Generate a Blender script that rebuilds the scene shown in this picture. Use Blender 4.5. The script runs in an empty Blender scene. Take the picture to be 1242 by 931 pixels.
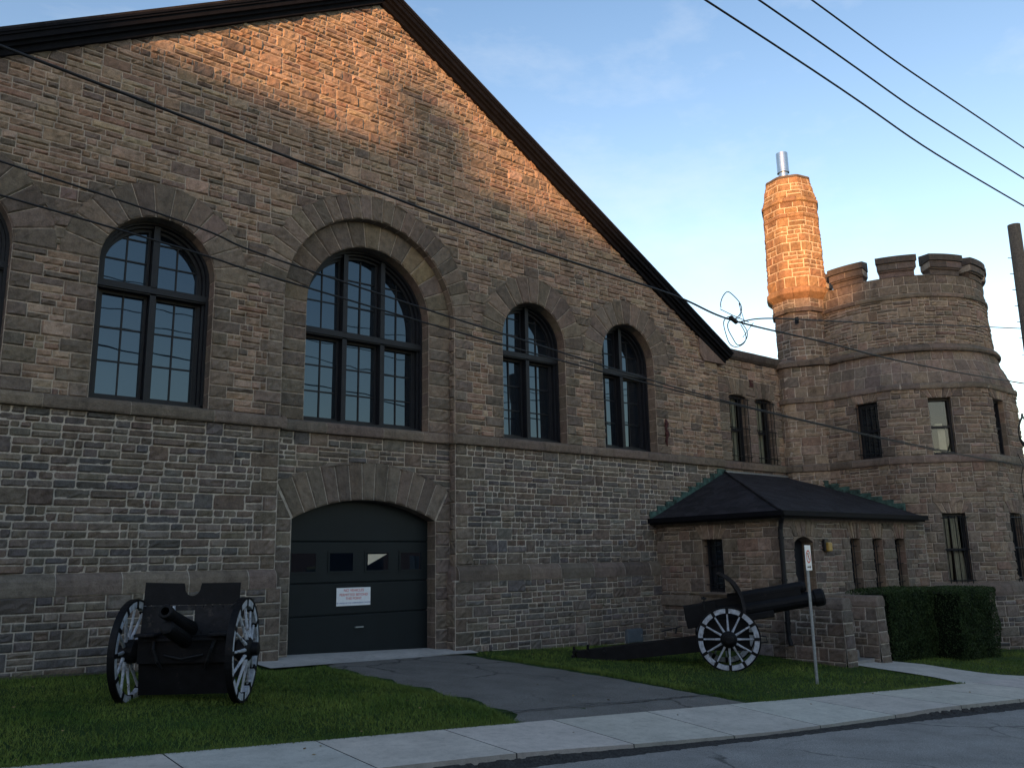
import bpy, bmesh, math, random
from mathutils import Vector, Matrix
from mathutils.geometry import tessellate_polygon
random.seed(7)
R = math.radians
PI = math.pi
scn = bpy.context.scene
col = scn.collection

# ------------------------------------------------------------------ helpers
def clampf(v, a, b): return max(a, min(b, v))

def gz(x, y):
    """height of the sloping site"""
    return -.033 * clampf(x, -40, 60) + .045 * clampf(y, -7, 0) + .01 * clampf(y + 7, -12, 0)

def yb(x): return -5.52 - .123 * (x + 6.61)      # back edge of the pavement
def yk(x): return -7.172 - .1455 * (x + 3.807)   # kerb edge

class MB:
    """collects faces and links them as ONE mesh object"""
    def __init__(self):
        self.v = []; self.f = []; self.c = []; self.m = []
    def face(self, pts, c=(1, 1, 1), m=0):
        b = len(self.v)
        self.v += [tuple(p) for p in pts]
        self.f.append(tuple(range(b, b + len(pts)))); self.c.append(c); self.m.append(m)
    def grid(self, P, c=(1, 1, 1), m=0):
        """P[i][j] points, shared vertices"""
        b = len(self.v); n = len(P[0])
        for row in P: self.v += [tuple(p) for p in row]
        for i in range(len(P) - 1):
            for j in range(n - 1):
                a = b + i * n + j
                self.f.append((a, a + 1, a + n + 1, a + n)); self.c.append(c); self.m.append(m)
    def box(self, x0, x1, y0, y1, z0, z1, c=(1, 1, 1), m=0, M=None):
        p = [Vector((x, y, z)) for z in (z0, z1) for y in (y0, y1) for x in (x0, x1)]
        if M is not None: p = [M @ q for q in p]
        b = len(self.v); self.v += [tuple(q) for q in p]
        for f in ((0, 2, 3, 1), (4, 5, 7, 6), (0, 1, 5, 4), (1, 3, 7, 5), (3, 2, 6, 7), (2, 0, 4, 6)):
            self.f.append(tuple(b + i for i in f)); self.c.append(c); self.m.append(m)
    def prism(self, poly, fn, t0, t1, c=(1, 1, 1), m=0):
        """poly: 2D outline, fn(a,b,t)->point"""
        n = len(poly); b = len(self.v)
        self.v += [tuple(fn(a, q, t0)) for a, q in poly] + [tuple(fn(a, q, t1)) for a, q in poly]
        for i in range(n):
            j = (i + 1) % n
            self.f.append((b + i, b + j, b + n + j, b + n + i)); self.c.append(c); self.m.append(m)
        self.f.append(tuple(b + i for i in reversed(range(n)))); self.c.append(c); self.m.append(m)
        self.f.append(tuple(b + n + i for i in range(n))); self.c.append(c); self.m.append(m)
    def tube(self, pts, r, n=8, c=(1, 1, 1), m=0, caps=True):
        """tube along pts; r number or list"""
        pts = [Vector(p) for p in pts]; rs = r if isinstance(r, (list, tuple)) else [r] * len(pts)
        b = len(self.v); up = Vector((0, 0, 1)); X0 = None
        for i, p in enumerate(pts):
            d = (pts[min(i + 1, len(pts) - 1)] - pts[max(i - 1, 0)])
            if d.length < 1e-9: d = Vector((0, 0, 1))
            d.normalize()
            if X0 is None:
                X0 = d.cross(up)
                if X0.length < .05: X0 = d.cross(Vector((1, 0, 0)))
            X0 = (X0 - d * X0.dot(d)).normalized(); Y0 = d.cross(X0)
            for k in range(n):
                a = 2 * PI * k / n
                self.v.append(tuple(p + (X0 * math.cos(a) + Y0 * math.sin(a)) * rs[i]))
        for i in range(len(pts) - 1):
            for k in range(n):
                k2 = (k + 1) % n
                self.f.append((b + i * n + k, b + i * n + k2, b + (i + 1) * n + k2, b + (i + 1) * n + k)); self.c.append(c); self.m.append(m)
        if caps:
            self.f.append(tuple(b + k for k in reversed(range(n)))); self.c.append(c); self.m.append(m)
            e = b + (len(pts) - 1) * n
            self.f.append(tuple(e + k for k in range(n))); self.c.append(c); self.m.append(m)
    def lathe(self, prof, M, n=24, c=(1, 1, 1), m=0):
        """prof: (radius, height) about local z, closed with caps"""
        b = len(self.v)
        for r, h in prof:
            for k in range(n):
                a = 2 * PI * k / n
                self.v.append(tuple(M @ Vector((r * math.cos(a), r * math.sin(a), h))))
        for i in range(len(prof) - 1):
            for k in range(n):
                k2 = (k + 1) % n
                self.f.append((b + i * n + k, b + i * n + k2, b + (i + 1) * n + k2, b + (i + 1) * n + k)); self.c.append(c); self.m.append(m)
        self.f.append(tuple(b + k for k in reversed(range(n)))); self.c.append(c); self.m.append(m)
        e = b + (len(prof) - 1) * n
        self.f.append(tuple(e + k for k in range(n))); self.c.append(c); self.m.append(m)
    def build(self, name, mats, parent=None, smooth=False, colors=False):
        me = bpy.data.meshes.new(name)
        me.from_pydata(self.v, [], self.f); 
        if not isinstance(mats, (list, tuple)): mats = [mats]
        for mt in mats: me.materials.append(mt)
        if len(mats) > 1: me.polygons.foreach_set('material_index', self.m)
        if colors:
            at = me.attributes.new('Col', 'FLOAT_COLOR', 'FACE')
            flat = []
            for c in self.c: flat += [c[0], c[1], c[2], 1.0]
            at.data.foreach_set('color', flat)
        if smooth: me.polygons.foreach_set('use_smooth', [True] * len(me.polygons))
        me.update()
        o = bpy.data.objects.new(name, me); col.objects.link(o)
        if parent is not None: o.parent = parent
        return o

def thing(name, label, cat, loc=(0, 0, 0), rz=0, group=None):
    o = bpy.data.objects.new(name, None); o.empty_display_size = .3; col.objects.link(o)
    o.location = loc; o.rotation_euler = (0, 0, rz)
    o['label'] = label; o['category'] = cat
    if group: o['group'] = group
    return o
def tag(o, label=None, cat=None, group=None, kind=None):
    if label: o['label'] = label
    if cat: o['category'] = cat
    if group: o['group'] = group
    if kind: o['kind'] = kind
    return o
def bevel(o, w=.006, seg=2):
    md = o.modifiers.new('bevel', 'BEVEL'); md.width = w; md.segments = seg; md.limit_method = 'ANGLE'; md.angle_limit = R(40)
    return o

# ------------------------------------------------------------------ materials
def newmat(name):
    m = bpy.data.materials.new(name); m.use_nodes = True
    nt = m.node_tree; b = nt.nodes['Principled BSDF']
    return m, nt, b
def N(nt, t, **kw):
    n = nt.nodes.new(t)
    for k, v in kw.items():
        if k in n.inputs.keys() if hasattr(n.inputs, 'keys') else False: n.inputs[k].default_value = v
        else: setattr(n, k, v)
    return n
def noise(nt, scale, detail=4, rough=.55, vec=None):
    n = nt.nodes.new('ShaderNodeTexNoise'); n.inputs['Scale'].default_value = scale
    n.inputs['Detail'].default_value = detail; n.inputs['Roughness'].default_value = rough
    if vec is not None: nt.links.new(vec, n.inputs['Vector'])
    return n
def ramp(nt, src, stops):
    r = nt.nodes.new('ShaderNodeValToRGB'); e = r.color_ramp.elements
    while len(e) < len(stops): e.new(.5)
    for i, (p, c) in enumerate(stops):
        e[i].position = p; e[i].color = (c[0], c[1], c[2], 1) if not isinstance(c, (int, float)) else (c, c, c, 1)
    nt.links.new(src, r.inputs[0]); return r
def mixc(nt, a, b, fac=1.0, mode='MULTIPLY'):
    m = nt.nodes.new('ShaderNodeMix'); m.data_type = 'RGBA'; m.blend_type = mode
    for s, v in ((m.inputs[6], a), (m.inputs[7], b), (m.inputs[0], fac)):
        if isinstance(v, bpy.types.NodeSocket): nt.links.new(v, s)
        elif isinstance(v, (int, float)): s.default_value = v
        else: s.default_value = (v[0], v[1], v[2], 1)
    return m.outputs[2]
def bump(nt, h, bs, strength=.5, dist=.02, prev=None):
    b = nt.nodes.new('ShaderNodeBump'); b.inputs['Strength'].default_value = strength; b.inputs['Distance'].default_value = dist
    nt.links.new(h, b.inputs['Height'])
    if prev is not None: nt.links.new(prev, b.inputs['Normal'])
    if bs is not None: nt.links.new(b.outputs[0], bs.inputs['Normal'])
    return b.outputs[0]
def objco(nt):
    g = nt.nodes.new('ShaderNodeNewGeometry'); return g.outputs['Position']

def simple(name, c, rough=.6, metal=0.0, spec=.5, nsc=8.0, var=.25, bs=.15, bd=.01):
    m, nt, b = newmat(name); p = objco(nt)
    n = noise(nt, nsc, 5, .6, p)
    r = ramp(nt, n.outputs[0], [(.3, tuple(x * (1 - var) for x in c)), (.7, tuple(min(1, x * (1 + var)) for x in c))])
    nt.links.new(r.outputs[0], b.inputs['Base Color'])
    b.inputs['Roughness'].default_value = rough; b.inputs['Metallic'].default_value = metal
    b.inputs['Specular IOR Level'].default_value = spec
    n2 = noise(nt, nsc * 8, 3, .6, p); bump(nt, n2.outputs[0], b, bs, bd)
    return m

def make_stone():
    m, nt, b = newmat('masonry'); p = objco(nt)
    at = nt.nodes.new('ShaderNodeAttribute'); at.attribute_name = 'Col'
    n1 = noise(nt, 9, 5, .65, p); r1 = ramp(nt, n1.outputs[0], [(.25, .62), (.5, 1.0), (.8, 1.32)])
    n2 = noise(nt, 48, 4, .7, p); r2 = ramp(nt, n2.outputs[0], [(.25, .72), (.75, 1.25)])
    n3 = noise(nt, .55, 4, .6, p); r3 = ramp(nt, n3.outputs[0], [(.3, (.86, .87, .88)), (.7, (1.1, 1.08, 1.05))])
    c = mixc(nt, at.outputs['Color'], r1.outputs[0]); c = mixc(nt, c, r2.outputs[0]); c = mixc(nt, c, r3.outputs[0])
    mp = nt.nodes.new('ShaderNodeMapping'); mp.inputs['Scale'].default_value = (2.2, 2.2, .22); nt.links.new(p, mp.inputs[0])
    n6 = noise(nt, 1.3, 6, .7, mp.outputs[0]); r6 = ramp(nt, n6.outputs[0], [(.32, .74), (.5, 1.0), (.72, 1.07)]); c = mixc(nt, c, r6.outputs[0])
    nt.links.new(c, b.inputs['Base Color'])
    b.inputs['Roughness'].default_value = .92; b.inputs['Specular IOR Level'].default_value = .25
    n4 = noise(nt, 22, 6, .65, p); k = bump(nt, n4.outputs[0], None, .7, .03)
    n5 = noise(nt, 110, 3, .6, p); bump(nt, n5.outputs[0], b, .45, .008, k)
    return m
STONE = make_stone()
WOOD = simple('dark_painted_wood', (.009, .011, .016), .5, 0, .3, 14, .3, .2, .004)
ROOFTRIM = simple('dark_cornice_paint', (.0045, .005, .0075), .7, 0, .12, 6, .35, .2, .006)
IRON = simple('black_iron_paint', (.007, .008, .010), .55, 0, .3, 20, .4, .35, .004)
GUNP = simple('gun_paint', (.004, .0043, .0056), .6, 0, .2, 9, .5, .35, .006)
def wear(m, c, lo, hi, sc):
    nt = m.node_tree; b = nt.nodes['Principled BSDF']; l = b.inputs['Base Color'].links[0]; src = l.from_socket
    n = noise(nt, sc, 6, .75, objco(nt)); r = ramp(nt, n.outputs[0], [(lo, 0), (hi, 1)])
    nt.links.new(mixc(nt, src, c, r.outputs[0], 'MIX'), b.inputs['Base Color'])
GUNP2 = simple('worn_gun_plate', (.010, .0103, .0125), .6, 0, .25, 12, .6, .35, .006)
wear(GUNP, (.032, .023, .017), .62, .72, 9); wear(GUNP2, (.05, .043, .038), .57, .68, 7)
WHITE = simple('worn_white_paint', (.37, .395, .44), .6, 0, .3, 16, .38, .3, .004)
wear(WHITE, (.10, .085, .07), .56, .66, 13)
DOORP = simple('garage_door_paint', (.0065, .0105, .0125), .5, 0, .25, 3, .15, .08, .003)
COPPER = simple('green_copper', (.040, .082, .072), .7, 0, .3, 7, .8, .3, .004)
STEEL = simple('flue_steel', (.62, .62, .62), .22, 1, .5, 10, .1, .05, .002)
GALV = simple('galvanised_post', (.30, .32, .33), .45, .6, .5, 25, .2, .2, .002)
POLEW = simple('weathered_pole_wood', (.13, .115, .10), .9, 0, .2, 30, .35, .5, .01)
SIGNW = simple('sign_white', (.78, .80, .82), .4, 0, .4, 20, .05, .03, .001)
RED = simple('sign_red', (.55, .03, .035), .45, 0, .4, 20, .1, 0, .001)
BLUE = simple('sign_blue', (.05, .09, .30), .45, 0, .4, 20, .1, 0, .001)
BLACKP = simple('sign_black', (.012, .012, .014), .45, 0, .4, 20, .1, 0, .001)
WIREM = simple('cable_rubber', (.012, .012, .013), .5, 0, .3, 30, .2, 0, .001)
WIREG = simple('aluminium_wire', (.06, .06, .065), .45, .3, .4, 30, .2, 0, .001)
LAMPY = simple('amber_lamp_plastic', (.34, .22, .05), .35, 0, .5, 30, .15, .05, .002)
GREYBOX = simple('grey_box_paint', (.10, .125, .145), .5, 0, .4, 12, .15, .1, .003)
RUST = simple('rusty_iron', (.06, .022, .022), .7, .2, .3, 30, .4, .4, .005)
CURTAIN = simple('curtain_cloth', (.50, .50, .44), .9, 0, .1, 12, .12, .2, .01)
REFLPAINT = simple('reflection_paint', (.62, .55, .42), .7, 0, .2, 12, .08, .1, .003)  # pale tone of a sunlit building mirrored in glass
DARKIN = simple('dark_interior', (.012, .012, .014), .9, 0, .1, 4, .2, 0, .002)

def make_glass(name, tint, ior=1.9):
    m, nt, b = newmat(name); p = objco(nt)
    b.inputs['Base Color'].default_value = (*tint, 1); b.inputs['Roughness'].default_value = .015
    b.inputs['IOR'].default_value = ior; b.inputs['Specular Tint'].default_value = (.62, .82, 1.0, 1)
    n = noise(nt, .9, 2, .5, p); bump(nt, n.outputs[0], b, .12, .03)
    return m
GLASS = make_glass('window_glass', (.005, .008, .013), 1.92)
def make_clear():
    m, nt, b = newmat('clear_glass'); nt.nodes.remove(b)
    out = [n for n in nt.nodes if n.type == 'OUTPUT_MATERIAL'][0]
    t = nt.nodes.new('ShaderNodeBsdfTransparent'); t.inputs[0].default_value = (.80, .84, .82, 1)
    g = nt.nodes.new('ShaderNodeBsdfGlossy'); g.inputs['Roughness'].default_value = .02
    f = nt.nodes.new('ShaderNodeFresnel'); f.inputs[0].default_value = 1.7
    x = nt.nodes.new('ShaderNodeMixShader')
    nt.links.new(f.outputs[0], x.inputs[0]); nt.links.new(t.outputs[0], x.inputs[1]); nt.links.new(g.outputs[0], x.inputs[2])
    nt.links.new(x.outputs[0], out.inputs[0]); return m
CLEAR = make_clear()

def make_shingle():
    m, nt, b = newmat('asphalt_shingles'); p = objco(nt)
    n = noise(nt, 30, 5, .7, p); n2 = noise(nt, 2.2, 4, .6, p)
    r = ramp(nt, n.outputs[0], [(.3, (.010, .010, .013)), (.75, (.026, .026, .031))])
    r2 = ramp(nt, n2.outputs[0], [(.3, .75), (.7, 1.25)])
    nt.links.new(mixc(nt, r.outputs[0], r2.outputs[0]), b.inputs['Base Color'])
    b.inputs['Roughness'].default_value = .9; b.inputs['Specular IOR Level'].default_value = .25
    sx = nt.nodes.new('ShaderNodeSeparateXYZ'); nt.links.new(p, sx.inputs[0])
    w = nt.nodes.new('ShaderNodeMath'); w.operation = 'MULTIPLY'; w.inputs[1].default_value = 1 / .055; nt.links.new(sx.outputs[2], w.inputs[0])
    fr = nt.nodes.new('ShaderNodeMath'); fr.operation = 'FRACT'; nt.links.new(w.outputs[0], fr.inputs[0])
    k = bump(nt, fr.outputs[0], None, .8, .02); bump(nt, n.outputs[0], b, .6, .012, k)
    st = ramp(nt, fr.outputs[0], [(0, .55), (.22, 1.05), (1, 1.15)]); vo = nt.nodes.new('ShaderNodeTexVoronoi'); vo.inputs['Scale'].default_value = 4.5; nt.links.new(p, vo.inputs['Vector'])
    tb = ramp(nt, vo.outputs['Color'], [(.2, .7), (.8, 1.4)])
    nt.links.new(mixc(nt, mixc(nt, mixc(nt, r.outputs[0], r2.outputs[0]), st.outputs[0]), tb.outputs[0]), b.inputs['Base Color'])
    return m
SHINGLE = make_shingle()

def make_asphalt(name, c0, c1, fine=240):
    m, nt, b = newmat(name); p = objco(nt)
    n = noise(nt, fine, 3, .7, p); n2 = noise(nt, 1.4, 5, .6, p); n3 = noise(nt, 60, 4, .7, p)
    r = ramp(nt, n.outputs[0], [(.3, c0), (.5, tuple((a + q) / 2 for a, q in zip(c0, c1))), (.72, c1)])
    r2 = ramp(nt, n2.outputs[0], [(.3, .78), (.7, 1.18)]); r3 = ramp(nt, n3.outputs[0], [(.3, .7), (.7, 1.3)])
    c = mixc(nt, mixc(nt, r.outputs[0], r2.outputs[0]), r3.outputs[0])
    # thin cracks
    wv = noise(nt, 1.6, 3, .6, p); ad = nt.nodes.new('ShaderNodeMix'); ad.data_type = 'VECTOR'; ad.inputs[0].default_value = .35
    nt.links.new(p, ad.inputs[4]); nt.links.new(wv.outputs['Color'], ad.inputs[5])
    v = nt.nodes.new('ShaderNodeTexVoronoi'); v.feature = 'DISTANCE_TO_EDGE'; v.inputs['Scale'].default_value = .75
    nt.links.new(ad.outputs[1], v.inputs['Vector'])
    cr = ramp(nt, v.outputs['Distance'], [(.0, .35), (.02, 1.0)])
    msk = noise(nt, .35, 2, .5, p); mr = ramp(nt, msk.outputs[0], [(.44, 0), (.54, 1)])
    c = mixc(nt, c, cr.outputs[0], mr.outputs[0])
    nt.links.new(c, b.inputs['Base Color']); b.inputs['Roughness'].default_value = .92; b.inputs['Specular IOR Level'].default_value = .2
    k = bump(nt, n.outputs[0], None, .6, .006); bump(nt, n3.outputs[0], b, .5, .01, k)
    return m
ASPHALT = make_asphalt('street_asphalt', (.13, .125, .118), (.40, .38, .35), 95)
DRIVE = make_asphalt('driveway_asphalt', (.075, .070, .064), (.25, .235, .21), 85)

def make_concrete():
    m, nt, b = newmat('pavement_concrete'); p = objco(nt)
    at = nt.nodes.new('ShaderNodeAttribute'); at.attribute_name = 'Col'
    n = noise(nt, 90, 4, .7, p); n2 = noise(nt, 1.8, 5, .65, p); n3 = noise(nt, 11, 4, .7, p)
    c = mixc(nt, at.outputs['Color'], ramp(nt, n.outputs[0], [(.3, .82), (.7, 1.14)]).outputs[0])
    c = mixc(nt, c, ramp(nt, n2.outputs[0], [(.3, .82), (.72, 1.12)]).outputs[0])
    c = mixc(nt, c, ramp(nt, n3.outputs[0], [(.28, .8), (.5, 1.0), (.8, 1.06)]).outputs[0])
    nt.links.new(c, b.inputs['Base Color']); b.inputs['Roughness'].default_value = .9; b.inputs['Specular IOR Level'].default_value = .25
    k = bump(nt, n.outputs[0], None, .35, .004); bump(nt, n3.outputs[0], b, .25, .008, k)
    return m
CONC = make_concrete()

def make_ground(name, c0, c1):
    m, nt, b = newmat(name); p = objco(nt)
    n = noise(nt, 120, 4, .7, p); n2 = noise(nt, 1.1, 5, .6, p)
    r = ramp(nt, n.outputs[0], [(.3, c0), (.7, c1)]); r2 = ramp(nt, n2.outputs[0], [(.3, .7), (.7, 1.25)])
    nt.links.new(mixc(nt, r.outputs[0], r2.outputs[0]), b.inputs['Base Color']); b.inputs['Roughness'].default_value = .95
    b.inputs['Specular IOR Level'].default_value = .1
    bump(nt, n.outputs[0], b, .6, .02); return m
TURF = make_ground('turf', (.018, .034, .010), (.04, .075, .02))
DIRT = make_ground('bare_soil', (.05, .042, .034), (.12, .105, .088))

def make_leaf(name, c0, c1, sc=2.0):
    m, nt, b = newmat(name); p = objco(nt)
    at = nt.nodes.new('ShaderNodeAttribute'); at.attribute_name = 'Col'
    n = noise(nt, sc, 4, .6, p); r = ramp(nt, n.outputs[0], [(.3, c0), (.7, c1)])
    nt.links.new(mixc(nt, r.outputs[0], at.outputs['Color']), b.inputs['Base Color'])
    b.inputs['Roughness'].default_value = .7; b.inputs['Specular IOR Level'].default_value = .2
    return m
BLADE = make_leaf('grass_blade', (.042, .088, .015), (.150, .195, .042), .8)
HEDGE = make_leaf('hedge_leaf', (.015, .030, .010), (.034, .056, .018), 3)
LEAF = make_leaf('tree_leaf', (.03, .05, .015), (.07, .10, .03), 1)
SUNLEAF = make_leaf('sun_painted_leaf', (.42, .24, .05), (.60, .38, .09), 1)  # bright yellow carries the sunlight that the shaded tree lacks
BARK = simple('bark', (.07, .055, .045), .95, 0, .1, 12, .4, .6, .02)
BRICK = simple('terrace_brick', (.20, .09, .06), .9, 0, .2, 10, .3, .3, .01)

# ------------------------------------------------------------------ palettes (albedo)
UP = [(.285, .21, .154)] * 6 + [(.315, .238, .178)] * 4 + [(.245, .175, .128)] * 4 + [(.26, .175, .13)] * 2 + [(.19, .145, .118)] * 2 + [(.15, .122, .102)] * 2 + [(.34, .265, .19)] * 1
LOW = [(.165, .138, .114)] * 6 + [(.137, .120, .106)] * 4 + [(.195, .163, .133)] * 3 + [(.114, .105, .101)] * 3 + [(.150, .120, .097)] * 3 + [(.18, .162, .144)] * 2 + [(.165, .125, .098)] * 1
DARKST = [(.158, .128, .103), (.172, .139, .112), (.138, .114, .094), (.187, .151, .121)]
TOW = [(.235, .184, .142)] * 5 + [(.265, .208, .16)] * 3 + [(.20, .153, .12)] * 3 + [(.215, .155, .12)] * 2 + [(.155, .126, .104)] * 2
MUP = (.42, .36, .30); MLOW = (.47, .42, .36); MTOW = (.40, .36, .31)
def jit(c, a=.14):
    k = 1 + random.uniform(-a, a); return tuple(max(0, x * k * (1 + random.uniform(-.04, .04))) for x in c)

# ------------------------------------------------------------------ masonry
def patch(mb, f, b0, b1, t0, t1, z0, z1, proud, c, rough=.010, cell=.085, edge=.022, d0=.0015):
    """one rock-faced stone: bottom s from b0 to b1, top from t0 to t1"""
    w = max(b1 - b0, t1 - t0); h = z1 - z0
    if w < .02 or h < .02: return
    nx = max(1, min(7, int(round(w / cell)))); nz = max(1, min(4, int(round(h / cell))))
    eu = min(.3, edge / w); ev = min(.3, edge / h)
    us = [0] + [eu + (1 - 2 * eu) * i / nx for i in range(nx + 1)] + [1]
    vs = [0] + [ev + (1 - 2 * ev) * i / nz for i in range(nz + 1)] + [1]
    tx = random.uniform(-.4, .4) * proud; tz = random.uniform(-.5, .35) * proud
    P = []
    for j, v in enumerate(vs):
        row = []
        for i, u in enumerate(us):
            s = (b0 + (b1 - b0) * u) * (1 - v) + (t0 + (t1 - t0) * u) * v
            if i in (0, len(us) - 1) or j in (0, len(vs) - 1): d = d0
            else: d = max(.004, proud + tx * (2 * u - 1) + tz * (2 * v - 1) + random.gauss(0, rough))
            row.append(f(s, z0 + h * v, d))
        P.append(row)
    mb.grid(P, c)

class Op:
    """an opening in a wall: centre, half width as function of height"""
    def __init__(self, c, hw, z0, z1, quoin=True, cover=0.0):
        self.c, self.z0, self.z1, self.quoin = c, z0, z1, quoin
        self.hw = hw if callable(hw) else (lambda z, h=hw: h)
    def l(self, z): return self.c - self.hw(clampf(z, self.z0, self.z1))
    def r(self, z): return self.c + self.hw(clampf(z, self.z0, self.z1))

def lay(mb, f, sL, sR, z0, z1, ops=(), pal=UP, breaks=(), band=(.24, .31), joint=.016, proud=(.012, .038), quoins=(False, False), big=.2, quoinpal=DARKST, wid=(.28, .68), splitw=.0, jq=(.30, .48), three=.16):
    """courses of snecked rubble between curves sL(z) and sR(z)"""
    fL = sL if callable(sL) else (lambda z: sL)
    fR = sR if callable(sR) else (lambda z: sR)
    lv = sorted(set([z0, z1] + [b for b in breaks if z0 < b < z1]))
    bands = []
    for a, b in zip(lv, lv[1:]):
        n = max(1, int(round((b - a) / (sum(band) / 2))))
        ws = [random.uniform(*band) for _ in range(n)]; t = sum(ws); z = a
        for w in ws:
            bands.append((z, z + w * (b - a) / t)); z += w * (b - a) / t
    def steep(za, zb):
        m = 0
        for o in ops:
            if za < o.z1 and zb > o.z0: m = max(m, abs(o.hw(clampf(za, o.z0, o.z1)) - o.hw(clampf(zb, o.z0, o.z1))))
        return m
    out = []
    for za, zb in bands:
        if zb - za > .2 and steep(za, zb) > .35: out += [(za, (za + zb) / 2), ((za + zb) / 2, zb)]
        else: out.append((za, zb))
    j = joint / 2
    for bi, (za, zb) in enumerate(out):
        act = sorted([o for o in ops if za < o.z1 - .01 and zb > o.z0 + .01], key=lambda o: o.c)
        edges = []; cl = fL; q = quoins[0]
        for o in act:
            edges.append((cl, o.l, q, o.quoin)); cl = o.r; q = o.quoin
        edges.append((cl, fR, q, quoins[1]))
        for L, Rr, qL, qR in edges:
            a = min(L(za), L(zb)); b = max(Rr(za), Rr(zb))
            if b - a < .04: continue
            def st(s0, s1, zz0, zz1, c, pr, ro=.010):
                b0 = clampf(s0, L(zz0) + j, Rr(zz0) - j); b1 = clampf(s1, L(zz0) + j, Rr(zz0) - j)
                t0 = clampf(s0, L(zz1) + j, Rr(zz1) - j); t1 = clampf(s1, L(zz1) + j, Rr(zz1) - j)
                if max(b1 - b0, t1 - t0) < .05: return
                patch(mb, f, b0, b1, t0, t1, zz0, zz1, pr, c, ro)
            par = bi % 2; x0, x1 = a, b
            if qL and b - a > .7:
                w = jq[0 if par else 1] * random.uniform(.9, 1.1); st(a, a + w - j, za + j, zb - j, jit(random.choice(quoinpal)), random.uniform(.018, .034)); x0 = a + w
            if qR and b - a > .7:
                w = jq[1 if par else 0] * random.uniform(.9, 1.1); st(b - w + j, b, za + j, zb - j, jit(random.choice(quoinpal)), random.uniform(.018, .034)); x1 = b - w
            if b - a <= .7 and (qL or qR):
                st(a, b, za + j, zb - j, jit(random.choice(quoinpal)), random.uniform(.018, .034)); continue
            x = x0; H = zb - za
            while x < x1 - .01:
                w = random.uniform(*wid)
                if x1 - x - w < .22: w = x1 - x
                m = random.random(); e = x + w
                if H < .19 or m < big:
                    w1 = min(w, random.uniform(.22, .5)) if w > .6 else w
                    if H < .19: w1 = w
                    e = x + w1
                    if x1 - e < .12: e = x1
                    st(x + j, e - j, za + j, zb - j, jit(random.choice(pal)), random.uniform(*proud))
                else:
                    k = 3 if m > 1 - three and H > .26 else 2
                    fr = [random.uniform(.8, 1.25) for _ in range(k)]; t = sum(fr); z = za
                    for q in fr:
                        zt = z + q / t * H
                        n = random.choice((1, 2, 2, 3)) if w > .55 else random.choice((1, 1, 2))
                        cuts = [random.uniform(.7, 1.4) for _ in range(n)]; ct = sum(cuts); xx = x
                        for cw in cuts:
                            xe = xx + cw / ct * (e - x)
                            st(xx + j, xe - j, z + j, zt - j, jit(random.choice(pal)), random.uniform(*proud))
                            xx = xe
                        z = zt
                x = e

def arch_fill(mb, f, c, h, z1, rise, depth, col):
    for sg in (-1, 1):
        pts = [(c + sg * h, z1 + .003), (c, z1 + .003)] + [(c + sg * h * i / 8, z1 - rise * (i / 8) ** 2) for i in range(0, 9)][1:]
        n = len(pts); A = [f(a, b, .012) for a, b in pts]; B = [f(a, b, -depth) for a, b in pts]
        mb.face(A, col)
        for i in range(1, n): mb.face([A[i], A[(i + 1) % n], B[(i + 1) % n], B[i]], col)

def mould(mb, f, s0, s1, prof, pal, length=(.7, 1.1), gap=.012, nseg=None, mort=None, step=.25, rough=.003):
    """moulded course: prof = [(depth, z)...] from wall out and back, in separate blocks"""
    s = s0
    while s < s1 - .02:
        e = s + random.uniform(*length)
        if s1 - e < .35: e = s1
        c = jit(random.choice(pal), .1); n = max(1, int((e - s) / step))
        P = []
        for i in range(n + 1):
            ss = s + gap / 2 + (e - s - gap) * i / n
            P.append([f(ss, z + random.gauss(0, rough * .4), d + (random.gauss(0, rough) if 0 < k < len(prof) - 1 else 0)) for k, (d, z) in enumerate(prof)])
        mb.grid([list(r) for r in zip(*P)], c)
        for r in (P[0], P[-1]): mb.face(r, c)
        s = e
    if mort:
        n = max(1, int((s1 - s0) / step)); P = []
        for i in range(n + 1):
            ss = s0 + (s1 - s0) * i / n; P.append([f(ss, z, max(-.012, d - .009)) for d, z in prof])
        mb.grid([list(r) for r in zip(*P)], mort)

def ring(mb, f, cx, cz, r0, r1, a0, a1, n, pal, mort, d0=.008, pr=(.022, .036), gap=.012, cuts=None):
    """voussoirs of an arch; f(s,z,d)"""
    P = []
    for i in range(n * 3 + 1):
        a = a0 + (a1 - a0) * i / (n * 3); P.append([f(cx + r * math.cos(a), cz + r * math.sin(a), d0 - .0015) for r in (r0, r1)])
    mb.grid(P, mort)
    for rr in (r0, r1):
        P = []
        for i in range(n * 3 + 1):
            a = a0 + (a1 - a0) * i / (n * 3); P.append([f(cx + rr * math.cos(a), cz + rr * math.sin(a), d) for d in (-.002, d0 - .0015)])
        mb.grid(P, mort)
    for k in range(n):
        b0 = a0 + (a1 - a0) * k / n; b1 = a0 + (a1 - a0) * (k + 1) / n
        c = jit(random.choice(pal)); p = random.uniform(*pr); nr = 6; na = 3
        G = []
        for i in range(nr + 3):
            u = [0, .04][i] if i < 2 else (1 if i == nr + 2 else .04 + .92 * (i - 1) / nr)
            rr = r0 + (r1 - r0) * u; row = []
            for q in range(na + 3):
                v = [0, .09][q] if q < 2 else (1 if q == na + 2 else .09 + .82 * (q - 1) / na)
                g = gap / 2 / rr; a = (b0 + g) + (b1 - b0 - 2 * g) * v
                edge = i in (0, nr + 2) or q in (0, na + 2)
                d = d0 if edge else p + random.gauss(0, .006)
                row.append(f(cx + rr * math.cos(a), cz + rr * math.sin(a), d))
            G.append(row)
        mb.grid(G, c)

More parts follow.
